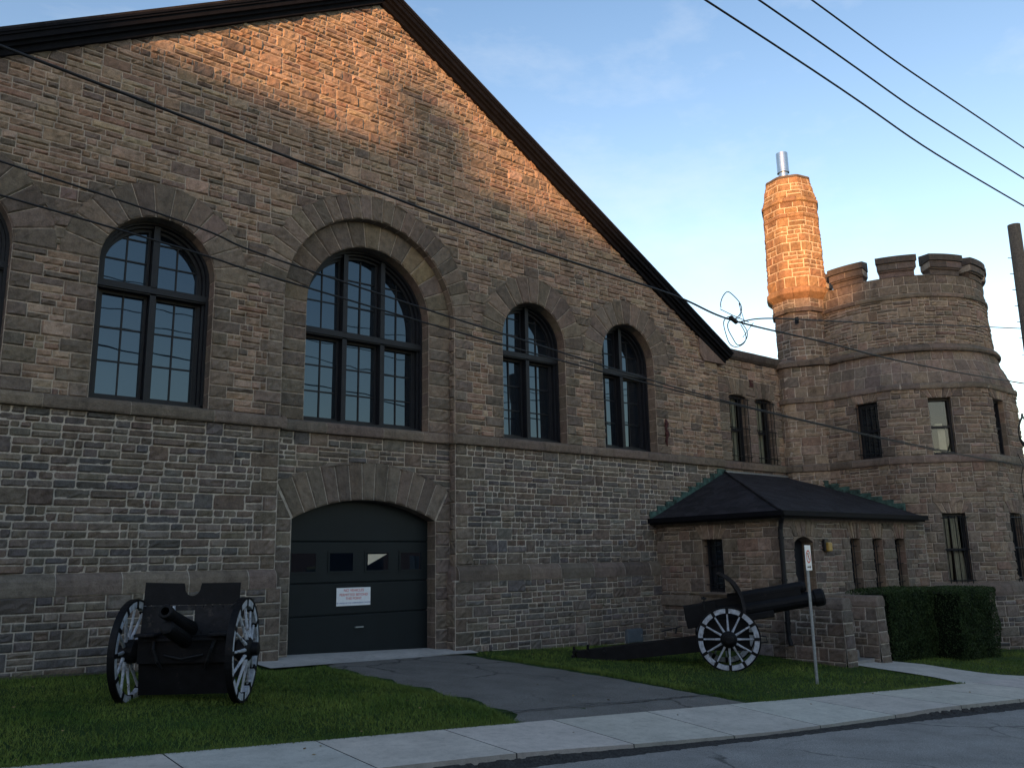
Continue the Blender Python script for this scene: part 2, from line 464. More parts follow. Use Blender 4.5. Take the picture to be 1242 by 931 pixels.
def fan(mb, f, c, w, z0, z1, n, pal, spread=1.55, d0=.008):
    """flat jack arch over a small opening"""
    for k in range(n):
        u0, u1 = k / n * 2 - 1, (k + 1) / n * 2 - 1
        g = .010
        patch(mb, f, c + w * u0 + g, c + w * u1 - g, c + w * u0 * spread + g, c + w * u1 * spread - g, z0, z1, random.uniform(.02, .034), jit(random.choice(pal)), .005, .1, .02, d0)
    P = [[f(c - w * sp, z, d0 - .002) , f(c + w * sp, z, d0 - .002)] for z, sp in ((z0, 1), (z1, spread))]
    mb.grid(P, MUP)

def flat(y):  return lambda s, z, d: (s, y - d, z)

def wall_sheet(mb, f, outer, holes, c):
    loops = [[Vector((a, b, 0)) for a, b in outer]] + [[Vector((a, b, 0)) for a, b in h] for h in holes]
    pts = [p for l in loops for p in l]
    for t in tessellate_polygon(loops):
        mb.face([f(pts[i].x, pts[i].y, 0) for i in t], c)

def arch_path(cx, hw, z0, zs, n=24):
    return [(cx - hw, z0), (cx - hw, zs)] + [(cx - hw * math.cos(PI * i / n), zs + hw * math.sin(PI * i / n)) for i in range(1, n)] + [(cx + hw, zs), (cx + hw, z0)]

def reveal(mb, fn, path, d0, d1, pal, mort, closed=False, seg=.3, gap=.010):
    """stones of a jamb / soffit; fn(s,z,d) with depth d running inward (negative = inward)"""
    n = len(path); i = 0
    rng = range(n if closed else n - 1)
    for i in rng:
        (xa, za), (xb, zb) = path[i], path[(i + 1) % n]
        L = math.hypot(xb - xa, zb - za)
        if L < 1e-4: continue
        k = max(1, int(round(L / seg)))
        for q in range(k):
            u0, u1 = q / k, (q + 1) / k
            A = (xa + (xb - xa) * u0, za + (zb - za) * u0); B = (xa + (xb - xa) * u1, za + (zb - za) * u1)
            g = gap / (L / k) if L > .25 else 0
            C = (A[0] + (B[0] - A[0]) * g, A[1] + (B[1] - A[1]) * g)
            if g: mb.face([fn(*A, d0), fn(*C, d0), fn(*C, d1), fn(*A, d1)], mort)
            mb.face([fn(*C, d0), fn(*B, d0), fn(*B, d1), fn(*C, d1)], jit(random.choice(pal), .1))

# ================================================================== DRILL HALL
a_, r_, b_, c_ = 1.972, .191, 1.424, 1.595
ZS, ZB, ZT = 6.76, 4.416, 4.20             # springing, sill, underside of the sill course
HW = .964; CW = (4.275, 7.469)
H_, M_ = 13.846, .578
XE = 11.15
hall = thing('drill_hall', 'gabled stone drill hall with round arched windows and dark raking cornice', 'building', (0, 0, 0))

def gable(z): return (H_ - z) / M_
mb = MB(); F0 = flat(0); FR = flat(r_); FB = flat(-.10)
RO = 1.592                                    # window arch outer radius
def wh(z): return HW if z <= ZS else math.sqrt(max(0, (RO - .05) ** 2 - (z - ZS) ** 2))
def whq(z): return HW if z <= ZS else wh(z)
BR = 2.50
def bigh(z): return a_ if z <= ZS else math.sqrt(max(0, (BR - .05) ** 2 - (z - ZS) ** 2))
centers = [-CW[1], -CW[0], CW[0], CW[1]]
# mortar sheets
holes = [arch_path(c, HW, ZB, ZS) for c in centers]
outer = [(-XE, -.4), (-XE, gable(0) and 7.4)] + [(0, H_)] + [(XE, H_ - M_ * XE), (XE, -.9)]
outer = [(-XE, H_ - M_ * XE), (0, H_), (XE, H_ - M_ * XE), (XE, -1.0)] + [(a_, -1.0)] + list(reversed(arch_path(0, a_, -1.0, ZS, 32)))[1:-1] + [(-a_, -1.0), (-XE, -1.0)]
wall_sheet(mb, F0, outer, holes, MUP)
# upper stones
opsU = [Op(c, wh, ZB, ZS + RO - .05, True) for c in centers] + [Op(0, bigh, -2, ZS + BR - .05, True)]
lay(mb, F0, lambda z: max(-XE, -gable(z)), lambda z: min(XE, gable(z)), ZB - .01, H_ - .15, opsU, UP, (ZS,), quoins=(True, False), three=.10, big=.2, band=(.20, .26), wid=(.22, .55))
# lower wall between sill and base course
ops = [Op(0, a_, -2, 20, True)]
lay(mb, F0, -XE, XE, 1.66, ZT, ops, LOW, (), joint=.016, big=.14, three=.06, wid=(.24, .58), band=(.23, .29))
for x0, x1 in ((-XE, -a_), (a_, XE)):
    mb.face([F0(x0, 1.5, .003), F0(x1, 1.5, .003), F0(x1, ZT, .003), F0(x0, ZT, .003)], MLOW)
w_wall = mb
# plinth wall
mbp = MB(); al = a_ - .09
for x0, x1, q in ((-XE, -al, (False, True)), (al, XE, (True, False))):
    mbp.face([FB(x0, -1.2, 0), FB(x1, -1.2, 0), FB(x1, 1.36, 0), FB(x0, 1.36, 0)], MLOW)
    lay(mbp, FB, x0, x1, -1.0, 1.335, (), LOW, (), joint=.02, quoins=q, big=.14, wid=(.24, .58), three=.06, band=(.23, .29))
    xx = x1 if x1 < 0 else x0; sg = 1 if x1 < 0 else -1
    # return of the plinth into the recess
    fr = (lambda s, z, d, xx=xx, sg=sg: (xx + sg * d, s, z))
    mbp.face([fr(-.1, -1.2, 0), fr(r_ + .02, -1.2, 0), fr(r_ + .02, 1.36, 0), fr(-.1, 1.36, 0)], MLOW)
    lay(mbp, fr, -.1, r_, -1.0, 1.335, (), DARKST, (), joint=.02, quoins=(True, False), proud=(.006, .012))
mbp.build('plinth', STONE, hall, colors=True)
# base course
mbc = MB(); prof = [(0, 1.33), (.125, 1.335), (.13, 1.46), (.115, 1.55), (.07, 1.62), (0, 1.665)]
for x0, x1 in ((-XE, -a_), (a_, XE)): mould(mbc, F0, x0, x1, prof, DARKST, (.85, 1.05), .018, mort=MLOW)
for sg in (-1, 1):
    fr = (lambda s, z, d, sg=sg: (sg * (a_ - d), s, z))
    mould(mbc, fr, -.005, r_, [(0, 1.33), (.105, 1.335), (.11, 1.46), (.09, 1.55), (.05, 1.62), (0, 1.665)], DARKST, (.5, .5))
mbc.build('base_course', STONE, hall, colors=True)
# sill course
mbc = MB(); prof = [(0, ZT - .012), (.085, ZT), (.098, ZT + .03), (.1, ZT + .14), (.085, ZT + .19), (0, ZB + .012)]
for x0, x1 in ((-XE, -a_ + .1), (a_ - .1, XE)): mould(mbc, F0, x0, x1, prof, DARKST, (1.1, 1.5), .012, mort=MUP)
mould(mbc, FR, -a_ + .1, a_ - .1, prof, DARKST, (.9, 1.3), .012, mort=MUP)
for sg in (-1, 1):
    fr = (lambda s, z, d, sg=sg: (sg * (a_ - d), s, z)); mould(mbc, fr, -.1, r_ - .1, prof, DARKST, (.5, .5))
mbc.build('sill_course', STONE, hall, colors=True)
# recess panel
ZC = -.496; RI = 3.456; RX = 4.2
def dooropen(z): return c_ if z < 2.57 else math.sqrt(max(0, RI ** 2 - (z - ZC) ** 2))
def doorring(z): return c_ if z < 2.57 else math.sqrt(max(0, (RX - .05) ** 2 - (z - ZC) ** 2))
def bw(z): return b_ if z <= ZS else math.sqrt(max(0, a_ ** 2 - (z - ZS) ** 2))
dp = [(-c_, -1.2), (-c_, 2.57)] + [(-c_ + 2 * c_ * i / 20, ZC + math.sqrt(RI ** 2 - (-c_ + 2 * c_ * i / 20) ** 2)) for i in range(1, 20)] + [(c_, 2.57), (c_, -1.2)]
outer = list(reversed(dp)) + [(-a_ - .05, -1.2)] + arch_path(0, a_ + .02, ZS, ZS, 32)[1:-1] + [(a_ + .05, -1.2)]
wall_sheet(w_wall, FR, outer, [arch_path(0, b_, ZB, ZS)], MUP)
w_wall.face([FR(-a_, 1.6, .003), FR(-c_ , 1.6, .003), FR(-c_, ZT, .003), FR(-a_, ZT, .003)], MLOW)
lay(w_wall, FR, -a_, a_, ZB - .005, ZS, [Op(0, b_, ZB, 20, True)], UP, (), jq=(.22, .36))
lay(w_wall, FR, -a_, a_, 2.57, ZT, [Op(0, lambda z: min(a_ + .2, doorring(z)) if z < ZC + RX - .05 else 0, 0, ZC + RX - .05, False)], LOW, (), joint=.02, three=.35, wid=(.3, .7))
lay(w_wall, FR, -a_ + .02, a_ - .02, -1.0, 2.57, [Op(0, c_, -3, 2.6, True)], DARKST, (), joint=.02, quoins=(True, True))
# recess reveals
for sg in (-1, 1):
    fr = (lambda s, z, d, sg=sg: (sg * (a_ - d), s, z))
    lay(w_wall, fr, .0, r_, 1.6, ZS, (), DARKST, (), quoins=(True, False), proud=(.005, .01))
    w_wall.face([fr(0, -1, -.001), fr(r_, -1, -.001), fr(r_, ZS, -.001), fr(0, ZS, -.001)], MUP)
pa = [(-a_ * math.cos(PI * i / 22), ZS + a_ * math.sin(PI * i / 22)) for i in range(23)]
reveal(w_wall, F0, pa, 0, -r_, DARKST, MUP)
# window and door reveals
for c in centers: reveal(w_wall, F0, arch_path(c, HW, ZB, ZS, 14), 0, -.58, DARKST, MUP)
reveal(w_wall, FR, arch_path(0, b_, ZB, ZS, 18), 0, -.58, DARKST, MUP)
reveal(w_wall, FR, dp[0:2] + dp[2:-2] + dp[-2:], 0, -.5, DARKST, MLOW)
for c, fl, h in [(c, F0, HW) for c in centers] + [(0, FR, b_)]:   # sloping sills inside the openings
    w_wall.face([fl(c - h, ZB, 0), fl(c + h, ZB, 0), fl(c + h, ZB + .02, -.58), fl(c - h, ZB + .02, -.58)], DARKST[0])
w_wall.build('wall', STONE, hall, colors=True)
# arches
for c in centers:
    m2 = MB(); ring(m2, F0, c, ZS, HW, RO, 0, PI, 13, DARKST, MUP); m2.build('window_arch', STONE, hall, colors=True)
m2 = MB(); ring(m2, F0, 0, ZS, a_, BR, 0, PI, 27, DARKST, MUP); m2.build('recess_arch', STONE, hall, colors=True)
WARMST = [(.16, .128, .098), (.18, .14, .10), (.14, .115, .095), (.20, .155, .10)]
m2 = MB(); ring(m2, FR, 0, ZS, b_, a_ - .004, 0, PI, 15, WARMST, MUP); m2.build('window_arch', STONE, hall, colors=True)
m2 = MB(); al = math.asin(c_ / RI)
ring(m2, FR, 0, ZC, RI, RX, PI / 2 - al * .985, PI / 2 + al * .985, 13, DARKST, MLOW)
for sg in (-1, 1):
    xo = RX * math.sin(al); zo = ZC + RX * math.cos(al)
    for za, zb, k in ((2.585, 2.9, 0), (2.91, zo - .01, 1)):
        q0 = c_ + (xo - c_) * (za - 2.57) / (zo - 2.57) + .012; q1 = c_ + (xo - c_) * (zb - 2.57) / (zo - 2.57) + .012
        e = a_ - .008
        if sg < 0: patch(m2, FR, -e, -q0, -e, -q1, za, zb, .026, jit(DARKST[k]), .006, .085, .02, .006)
        else: patch(m2, FR, q0, e, q1, e, za, zb, .026, jit(DARKST[k]), .006, .085, .02, .006)
o = m2.build('door_arch', STONE, hall, colors=True)
# gable cornice
mc = MB()
L = math.hypot(1, M_); nx, nz = M_ / L, 1 / L
for sg in (-1, 1):
    def cf(dep, t, s, sg=sg):   # dep: outward (-Y), t: normal to the slope, s: along X
        return (sg * (s + nx * t), -dep, H_ - M_ * s + nz * t)
    for d0, d1, t0, t1 in ((.0, .10, -.03, .07), (.0, .17, .07, .13), (.0, .24, .13, .22), (.0, .27, .22, .26), (.0, .29, .26, .30)):
        poly = [(d0 - .3, t0), (d1, t0), (d1, t1), (d0 - .3, t1)]
        b = len(mc.v)
        for s in (0, XE + .30):
            for d, t in poly:
                p = list(cf(d, t, s))
                if s == 0: p[0] = 0; p[2] = H_ + t * L
                mc.v.append(tuple(p))
        for i in range(4):
            k = (i + 1) % 4; mc.f.append((b + i, b + k, b + 4 + k, b + 4 + i)); mc.c.append((1, 1, 1)); mc.m.append(0)
        mc.f.append((b + 4, b + 5, b + 6, b + 7)); mc.c.append((1, 1, 1)); mc.m.append(0)
mc.build('cornice', ROOFTRIM, hall)
# roof slab
mr = MB()
for sg in (-1, 1):
    P = [(0, -.27, H_ + .305 * L + .0), (sg * (XE + .42), -.27, H_ - M_ * (XE + .42) + .305 * L), (sg * (XE + .42), 32, H_ - M_ * (XE + .42) + .305 * L), (0, 32, H_ + .305 * L)]
    mr.face(P); mr.face([(p[0], p[1], p[2] + .05) for p in P])
    for i in range(4):
        p, q = P[i], P[(i + 1) % 4]; mr.face([p, q, (q[0], q[1], q[2] + .05), (p[0], p[1], p[2] + .05)])
mr.build('roof', SHINGLE, hall)
# body of the hall behind the front
mh = MB()
for x in (-XE, XE): mh.face([(x, .3, -1.2), (x, 31.6, -1.2), (x, 31.6, 7.3), (x, .3, 7.3)], (.2, .16, .13))
mh.face([(-XE, 31.6, -1.2), (XE, 31.6, -1.2), (XE, 31.6, 7.3), (0, 31.6, H_), (-XE, 31.6, 7.3)], (.2, .16, .13))
mh.build('rear_wall', STONE, hall, colors=True)
# kneelers at the foot of the gable
for sg in (-1, 1):
    mk = MB(); zk = H_ - M_ * XE
    P = [(10.35, zk + M_ * .8 - .05), (10.35, 7.36), (10.5, 7.16), (XE + .30, 7.16), (XE + .36, 7.24), (XE + .30, zk - M_ * .3 - .03)]
    c = jit((.185, .142, .115), .05)
    mk.prism(P, lambda a, b, t, sg=sg: (sg * a, t, b), -.075, .4, c)
    o = mk.build('kneeler', STONE, hall, colors=True); bevel(o, .03, 2)

# ---------------------------------------------------------------- arched windows
def arched_window(cx, hw, y0, nl, tz, rows_lo, zs=ZS, zb=ZB, grow=2, seed=0):
    """painted timber window: arched frame, mullions, transom; glazing bars and panes below it"""
    f = MB(); n = 28
    yF, yG = y0 + .27, y0 + .48
    def band(r_out, r_in, yf, yb_):
        P = []
        for ph in ([(-r_out, zb), (-r_out, zs)],):
            pass
        po = arch_path(cx, r_out, zb, zs, n); pi = arch_path(cx, r_in, zb, zs, n)
        prof = [(po, yb_), (po, yf), (pi, yf), (pi, yb_)]
        f.grid([[(x, y, z) for x, z in p] for p, y in prof])
    band(hw - .002, hw - .05, yF - .02, yG + .06); band(hw - .05, hw - .095, yF + .06, yG + .06); band(hw - .095, hw - .15, yF + .14, yG + .06)
    f.box(cx - hw, cx + hw, yF - .02, yG + .06, zb, zb + .10)
    inner = hw - .10
    lw = 2 * inner / nl
    def hz(x, ins=0.0): return zs + math.sqrt(max(0, (hw - .06 - ins) ** 2 - (x - cx) ** 2))
    for k in range(1, nl):
        x = cx - inner + lw * k
        f.box(x - .05, x + .05, yF + .0, yG + .05, zb + .10, hz(x))
    f.box(cx - hw + .03, cx + hw - .03, yF + .0, yG + .05, tz - .075, tz + .075)
    f.box(cx - hw + .05, cx + hw - .05, yF - .03, yF + .0, tz - .05, tz + .05)
    # sashes
    for k in range(nl):
        x0 = cx - inner + lw * k + (.055 if k else .03); x1 = cx - inner + lw * (k + 1) - (.055 if k < nl - 1 else .03)
        for (z0, z1) in ((zb + .10, tz - .075),):
            for q in (x0, x1 - .05): f.box(q, q + .05, yF + .15, yG + .02, z0, z1)
            f.box(x0 + .05, x1 - .05, yF + .15, yG + .02, z0, z0 + .07); f.box(x0 + .05, x1 - .05, yF + .15, yG + .02, z1 - .05, z1)
        za = tz + .075
        for q in (x0, x1 - .05):
            top = min(hz(q, .04), hz(q + .05, .04))
            if top > za: f.box(q, q + .05, yF + .15, yG + .02, za, top)
        f.box(x0 + .05, x1 - .05, yF + .15, yG + .02, za, za + .05)
    fo = f.build('window', WOOD, hall)
    g = MB()
    for k in range(nl):
        x0 = cx - inner + lw * k + .055; x1 = cx - inner + lw * (k + 1) - .055; xm = (x0 + x1) / 2
        g.box(xm - .013, xm + .013, yG - .022, yG + .008, zb + .15, hz(xm, .06))
        for i in range(1, rows_lo):
            z = zb + .17 + (tz - .125 - zb - .17) * i / rows_lo
            g.box(x0, x1, yG - .020, yG + .006, z - .013, z + .013)
        for i in range(1, grow + 1):
            z = tz + .125 + i * (hw * .42 if nl == 2 else hw * .4)
            lim = math.sqrt(max(0, (hw - .08) ** 2 - (z - zs) ** 2)) if z > zs else hw - .08
            xa, xb = max(x0, cx - lim), min(x1, cx + lim)
            if xb - xa > .05: g.box(xa, xb, yG - .020, yG + .006, z - .013, z + .013)
    g.build('glazing_bar', WOOD, fo)
    # panes, each light slightly out of true like old glass
    rnd = random.Random(seed)
    for k in range(nl):
        x0 = cx - inner + lw * k; x1 = cx - inner + lw * (k + 1)
        for part in (0, 1):
            p = MB(); t1, t2 = rnd.uniform(-.012, .012), rnd.uniform(-.012, .012)
            if part == 0: pts = [(x0, zb + .05), (x1, zb + .05), (x1, tz), (x0, tz)]
            else:
                pts = [(x0, tz), (x1, tz)] + [(x1 - (x1 - x0) * i / 8, max(tz + .02, hz(x1 - (x1 - x0) * i / 8, -.03))) for i in range(9)]
            xm = (x0 + x1) / 2; zm = sum(q[1] for q in pts) / len(pts)
            p.face([(x, yG + (x - xm) * t1 + (z - zm) * t2, z) for x, z in pts])
            p.build('pane', GLASS, fo)
    # dark room behind
    return fo
for i, c in enumerate(centers): arched_window(c, HW, 0, 2, 6.46, 3, seed=i)
arched_window(0, b_, r_, 3, 6.30, 3, grow=3, seed=9)

# ---------------------------------------------------------------- vehicle door
DY = r_ + .30
md = MB(); zs4 = [-.12, .78, 1.38, 2.16, 3.0]
zg = -.10
for i in range(4):
    z0, z1 = zs4[i] + .012, zs4[i + 1] - .012
    md.box(-c_ - .02, c_ + .02, DY, DY + .05, z0, z1)
    md.box(-c_, c_, DY + .02, DY + .06, z0 - .02, z0)
md.box(-c_, c_, DY + .03, DY + .07, -.6, 3.0)
door = md.build('garage_door', DOORP, hall); bevel(door, .008, 2)
for i, x in enumerate((-1.19, -.40, .40, 1.19)):
    p = MB(); p.box(x - .25, x + .25, DY - .012, DY - .001, 1.60, 1.94)
    p.build('pane', GLASS, door)
    q = MB()
    for (x0, x1, z0, z1) in ((x - .285, x + .285, 1.565, 1.60), (x - .285, x + .285, 1.94, 1.975), (x - .285, x - .25, 1.60, 1.94), (x + .25, x + .285, 1.60, 1.94)):
        q.box(x0, x1, DY - .016, DY + .01, z0, z1)
    q.build('pane_surround', DOORP, door)
q = MB(); q.box(-.09, .09, DY - .05, DY - .03, .52, .545); q.box(-.09, -.07, DY - .03, DY, .52, .545); q.box(.07, .09, DY - .03, DY, .52, .545); q.build('handle', GALV, door)
q = MB(); q.box(-c_ + .01, c_ - .01, DY - .012, DY + .04, -.30, -.125); q.build('bottom_seal', BLACKP, door)
q = MB(); q.face([(.18, DY - .0135, 1.915), (.62, DY - .0135, 1.915), (.18, DY - .0135, 1.70)]); q.build('painted_reflection', REFLPAINT, door)  # pale triangle paints a lit building's reflection onto the third pane

def text_mesh(body, size, mat, name, parent, M, align='CENTER', ext=.001):
    cu = bpy.data.curves.new('lettering', 'FONT'); cu.body = body; cu.size = size; cu.align_x = align; cu.align_y = 'CENTER'; cu.extrude = ext
    o = bpy.data.objects.new('lettering', cu); col.objects.link(o)
    dg = bpy.context.evaluated_depsgraph_get(); me = bpy.data.meshes.new_from_object(o.evaluated_get(dg))
    bpy.data.objects.remove(o); bpy.data.curves.remove(cu)
    me.transform(M); me.materials.clear(); me.materials.append(mat)
    n = bpy.data.objects.new(name, me); col.objects.link(n); n.parent = parent; return n
sg_ = thing('door_sign', 'white notice with red and blue lettering on the dark garage door', 'sign', (-.12, DY - .004, 1.11))
p = MB(); p.box(-.37, .37, -.012, 0, -.17, .17); bevel(p.build('sign_board', SIGNW, sg_), .004, 2)
RX90 = Matrix.Rotation(R(90), 4, 'X')
for s, z, size, mt in (('NO VEHICLES', .118, .072, RED), ('PERMITTED BEYOND', .035, .066, RED), ('THIS POINT', -.035, .066, RED), ('BY ORDER OF THE COMMANDING OFFICER', -.118, .037, BLUE)):
    text_mesh(s, size, mt, 'lettering', sg_, Matrix.Translation((0, -.0135, z)) @ RX90)

# small things on the front wall
t = thing('iron_bracket', 'rusty ornamental iron bracket on the wall right of the last arched window', 'bracket', (8.74, 0, 4.95))
p = MB()
pts = [(0, -.05, .38), (.03, -.07, .26), (-.03, -.08, .12), (.03, -.08, -.02), (-.02, -.07, -.16), (.01, -.05, -.34)]
p.tube(pts, [.02, .05, .03, .055, .03, .015], 8)
for z in (.27, .0): p.lathe([(.02, -.03), (.06, -.01), (.06, .02), (.02, .04)], Matrix.Translation((0, -.07, z)) @ Matrix.Rotation(R(90), 4, 'X'), 10)
p.build('bracket_body', RUST, t)
for z in (.2, -.2):
    p = MB(); p.box(-.02, .02, -.06, .0, z - .015, z + .015); p.build('wall_tie', RUST, t)
t = thing('wall_access_box', 'low grey metal access box fixed to the wall behind the gun trail', 'box', (7.05, -.10, -.06))
p = MB(); p.box(-.26, .26, -.10, 0, -.16, .16); bevel(p.build('box_body', GREYBOX, t), .01, 2)
p = MB(); p.box(-.24, .24, -.115, -.101, -.14, .14); bevel(p.build('box_lid', GREYBOX, t), .006, 2)
p = MB(); p.box(.17, .2, -.13, -.116, -.03, .03); p.build('latch', GALV, t)

# ================================================================== LINK BUILDING
link = thing('link_building', 'narrow stone link with flat parapet and two barred windows between gable and tower', 'building', (12.8, .15, 0))
LY = .15; FL = flat(LY)
LW = [(12.22, .42), (13.52, .42)]
def put(m, name, mats, par, **k):
    o = m.build(name, mats, None, **k); o.parent = par; o.matrix_parent_inverse = Matrix.Translation(par.location).inverted() if par.rotation_euler.z == 0 else par_inv(par); return o
def par_inv(par):
    return (Matrix.Translation(par.location) @ Matrix.Rotation(par.rotation_euler.z, 4, 'Z')).inverted()
mb = MB(); wz0, wz1 = 4.40, 6.40
wall_sheet(mb, FL, [(XE - .3, -1.2), (15.2, -1.2), (15.2, 7.5), (XE - .3, 7.5)], [[(c - h, wz0), (c - h, wz1), (c + h, wz1), (c + h, wz0)] for c, h in LW], MUP)
lay(mb, FL, XE + .02, 14.95, ZB, 7.46, [Op(c, h, wz0, wz1 + .5, True) for c, h in LW], UP, (wz1, wz1 + .5), jq=(.16, .24))
lay(mb, FL, XE + .02, 14.95, 1.0, ZT, (), TOW)
for c, h in LW:
    reveal(mb, FL, [(c - h, wz0), (c - h, wz1), (c + h, wz1), (c + h, wz0)], 0, -.3, DARKST, MUP, closed=True)
    fan(mb, FL, c, h, wz1, wz1 + .48, 5, DARKST, 1.5); arch_fill(mb, FL, c, h, wz1, .05, .25, DARKST[1])
put(mb, 'wall', STONE, link, colors=True)
mb = MB(); mould(mb, FL, XE, 14.9, [(0, ZT - .012), (.085, ZT), (.1, ZT + .14), (.085, ZT + .19), (0, ZB + .012)], DARKST, (.9, 1.2)); put(mb, 'sill_course', STONE, link, colors=True)
mb = MB(); mould(mb, FL, XE, 14.9, [(0, 7.44), (.06, 7.45), (.12, 7.52), (.14, 7.60), (.14, 7.70), (-.05, 7.80), (-.5, 7.80)], [(.085, .075, .068), (.10, .085, .078)], (1.1, 1.6)); put(mb, 'coping', STONE, link, colors=True)
mb = MB(); mb.face([(XE - .3, .6, 7.6), (15.2, .6, 7.6), (15.2, 9, 7.6), (XE - .3, 9, 7.6)]); put(mb, 'roof', SHINGLE, link)
for c, h in LW:
    f = MB(); y = LY + .2
    for x0, x1, z0, z1 in ((c - h, c - h + .06, wz0, wz1), (c + h - .06, c + h, wz0, wz1), (c - h + .06, c + h - .06, wz0, wz0 + .08), (c - h + .06, c + h - .06, wz1 - .07, wz1), (c - h + .06, c + h - .06, 5.36, 5.43)):
        f.box(x0, x1, y, y + .1, z0, z1)
    w = put(f, 'window', WOOD, link)
    g = MB(); g.face([(c - h, y + .07, wz0), (c + h, y + .07, wz0), (c + h, y + .07, wz1), (c - h, y + .07, wz1)]); o = g.build('pane', CLEAR, w)
    g = MB()
    for s in (-1, 1):
        P = [[(c + s * (h - .05 - .012 * (i % 2) * 1 - .2 * i / 7), y + .16 + .03 * (i % 2), z) for i in range(8)] for z in (wz0 + .05, wz1 - .05)]
        g.grid(P)
    o = g.build('curtain', CURTAIN, w)
    g = MB(); g.box(c - h - .3, c + h + .9, y + .42, y + .45, wz0 - .2, wz1 + .2); o = g.build('room_back', DARKIN, w)
    g = MB()
    for i in range(6):
        x = c - h + .02 + (2 * h - .04) * i / 5; g.tube([(x, LY - .05, wz0 + .02), (x, LY - .05, wz1 - .08)], .013, 6)
    for z in (wz0 + .18, 5.4, wz1 - .12):
        g.tube([(c - h - .06, LY - .05, z), (c + h + .06, LY - .05, z)], .014, 6)
        for s in (-1, 1): g.tube([(c + s * (h + .06), LY - .05, z), (c + s * (h + .06), LY + .02, z)], .014, 6)
    put(g, 'window_grille', IRON, link)
g = MB(); g.box(12.84, 13.02, LY - .035, LY + .02, 6.70, 6.92); put(g, 'vent', RUST, link)

# ================================================================== TOWER
TX, TY = 17.85, -1.88
tower = thing('castle_tower', 'round battlemented stone tower with octagonal lower storeys beside the drill hall', 'tower', (TX, TY, 0))
S0 = 3.0
def rho(th, z):
    A = 2.98 + (.0 if z > .6 else .12)
    t = (th + PI / 8) % (PI / 4) - PI / 8
    po = min(A / math.cos(t), A * 1.052)
    if z <= 6.33: return po
    Rc = 2.78 if z < 7.5 else 2.74 - (z - 7.5) * .03
    if z >= 7.5: return Rc
    u = (z - 6.33) / 1.17; u = u * u * (3 - 2 * u)
    return po * (1 - u) + 2.80 * u
def FT(s, z, d):
    th = s / S0; r = rho(th, z) + d
    return (TX + r * math.cos(th), TY + r * math.sin(th), z)
# windows: (theta centre, half s, z0, z1)
def th_of(x, y): return math.atan2(y - TY, x - TX) % (2 * PI)
TWIN = []
def facet_win(p0, p1, z0, z1, kind):
    t0, t1 = th_of(*p0), th_of(*p1); TWIN.append((min(t0, t1) * S0, max(t0, t1) * S0, z0, z1, p0, p1, kind))
facet_win((14.87, -2.02), (14.87, -2.68), 4.40, 6.02, 'grille')
facet_win((15.555, -3.80), (15.995, -4.24), 4.40, 6.02, 'blind')
facet_win((15.565, -3.81), (16.005, -4.25), .86, 2.80, 'curtain')
facet_win((17.20, -4.86), (17.90, -4.86), 4.40, 6.02, 'dark')
facet_win((17.28, -4.86), (18.00, -4.86), .90, 2.80, 'grille')
mb = MB()
sA, sB = 0.0, 2 * PI * S0
# mortar sheet with holes
def tower_sheet(z0, z1, zs_extra):
    ss = sorted(set([i * sB / 96 for i in range(97)] + [w[0] for w in TWIN] + [w[1] for w in TWIN]))
    zz = sorted(set([z0, z1] + [z for z in zs_extra if z0 < z < z1]))
    idx = {}
    for i in range(len(ss) - 1):
        for k in range(len(zz) - 1):
            sm, zm = (ss[i] + ss[i + 1]) / 2, (zz[k] + zz[k + 1]) / 2
            if any(w[0] < sm < w[1] and w[2] < zm < w[3] for w in TWIN): continue
            mb.face([FT(ss[i], zz[k], 0), FT(ss[i + 1], zz[k], 0), FT(ss[i + 1], zz[k + 1], 0), FT(ss[i], zz[k + 1], 0)], MTOW)
tower_sheet(-1.5, 9.75, [.6, .61, .86, .9, 2.8, 4.4, 6.02, 6.33, 6.5, 6.7, 6.9, 7.1, 7.3, 7.5, 8.3, 9.1])
ops = [Op((w[0] + w[1]) / 2, (w[1] - w[0]) / 2, w[2], w[3] + .02, True) for w in TWIN]
TWALL0, TWALL1 = .45 * PI * S0, 1.85 * PI * S0
lay(mb, FT, TWALL0, TWALL1, ZB, 6.30, ops, TOW, (6.02,), quoins=(False, False), jq=(.2, .34), big=.3)
lay(mb, FT, TWALL0, TWALL1, .98, ZT, ops, TOW, (2.8,), jq=(.2, .34), big=.3)
lay(mb, FT, TWALL0, TWALL1, -1.3, .62, (), LOW, (), joint=.02, big=.35)
SMOOTH = [(.20, .16, .13), (.215, .17, .138), (.19, .15, .122), (.17, .14, .118)]
lay(mb, FT, TWALL0, TWALL1, 6.44, 7.50, (), SMOOTH, (), band=(.34, .36), big=1.0, wid=(.7, 1.2), proud=(.004, .008), joint=.012)
lay(mb, FT, TWALL0, TWALL1, 7.62, 9.08, (), TOW, (), big=.16, three=.35)
lay(mb, FT, TWALL0, TWALL1, 9.2, 9.74, (), DARKST, (), band=(.26, .28), big=1.0, wid=(.5, .9), proud=(.008, .016))
for w in TWIN:   # window heads and reveals
    c = (w[0] + w[1]) / 2; h = (w[1] - w[0]) / 2
    fan(mb, FT, c, h, w[3], w[3] + .36 if w[3] < 4 else 6.29, 5, TOW, 1.7)
    p0, p1 = Vector((*w[4], 0)), Vector((*w[5], 0)); tdir = (p1 - p0).normalized(); nn = Vector((tdir.y, -tdir.x, 0))
    if nn.dot(Vector((TX, TY, 0)) - p0) < 0: nn = -nn      # nn points inward
    q = [(w[0], w[2]), (w[0], w[3]), (w[1], w[3]), (w[1], w[2])]
    def fin(s, z, d, nn=nn): return tuple(Vector(FT(s, z, 0)) + nn * (-d))
    reveal(mb, fin, q, 0, -.28, TOW, MTOW, closed=True)
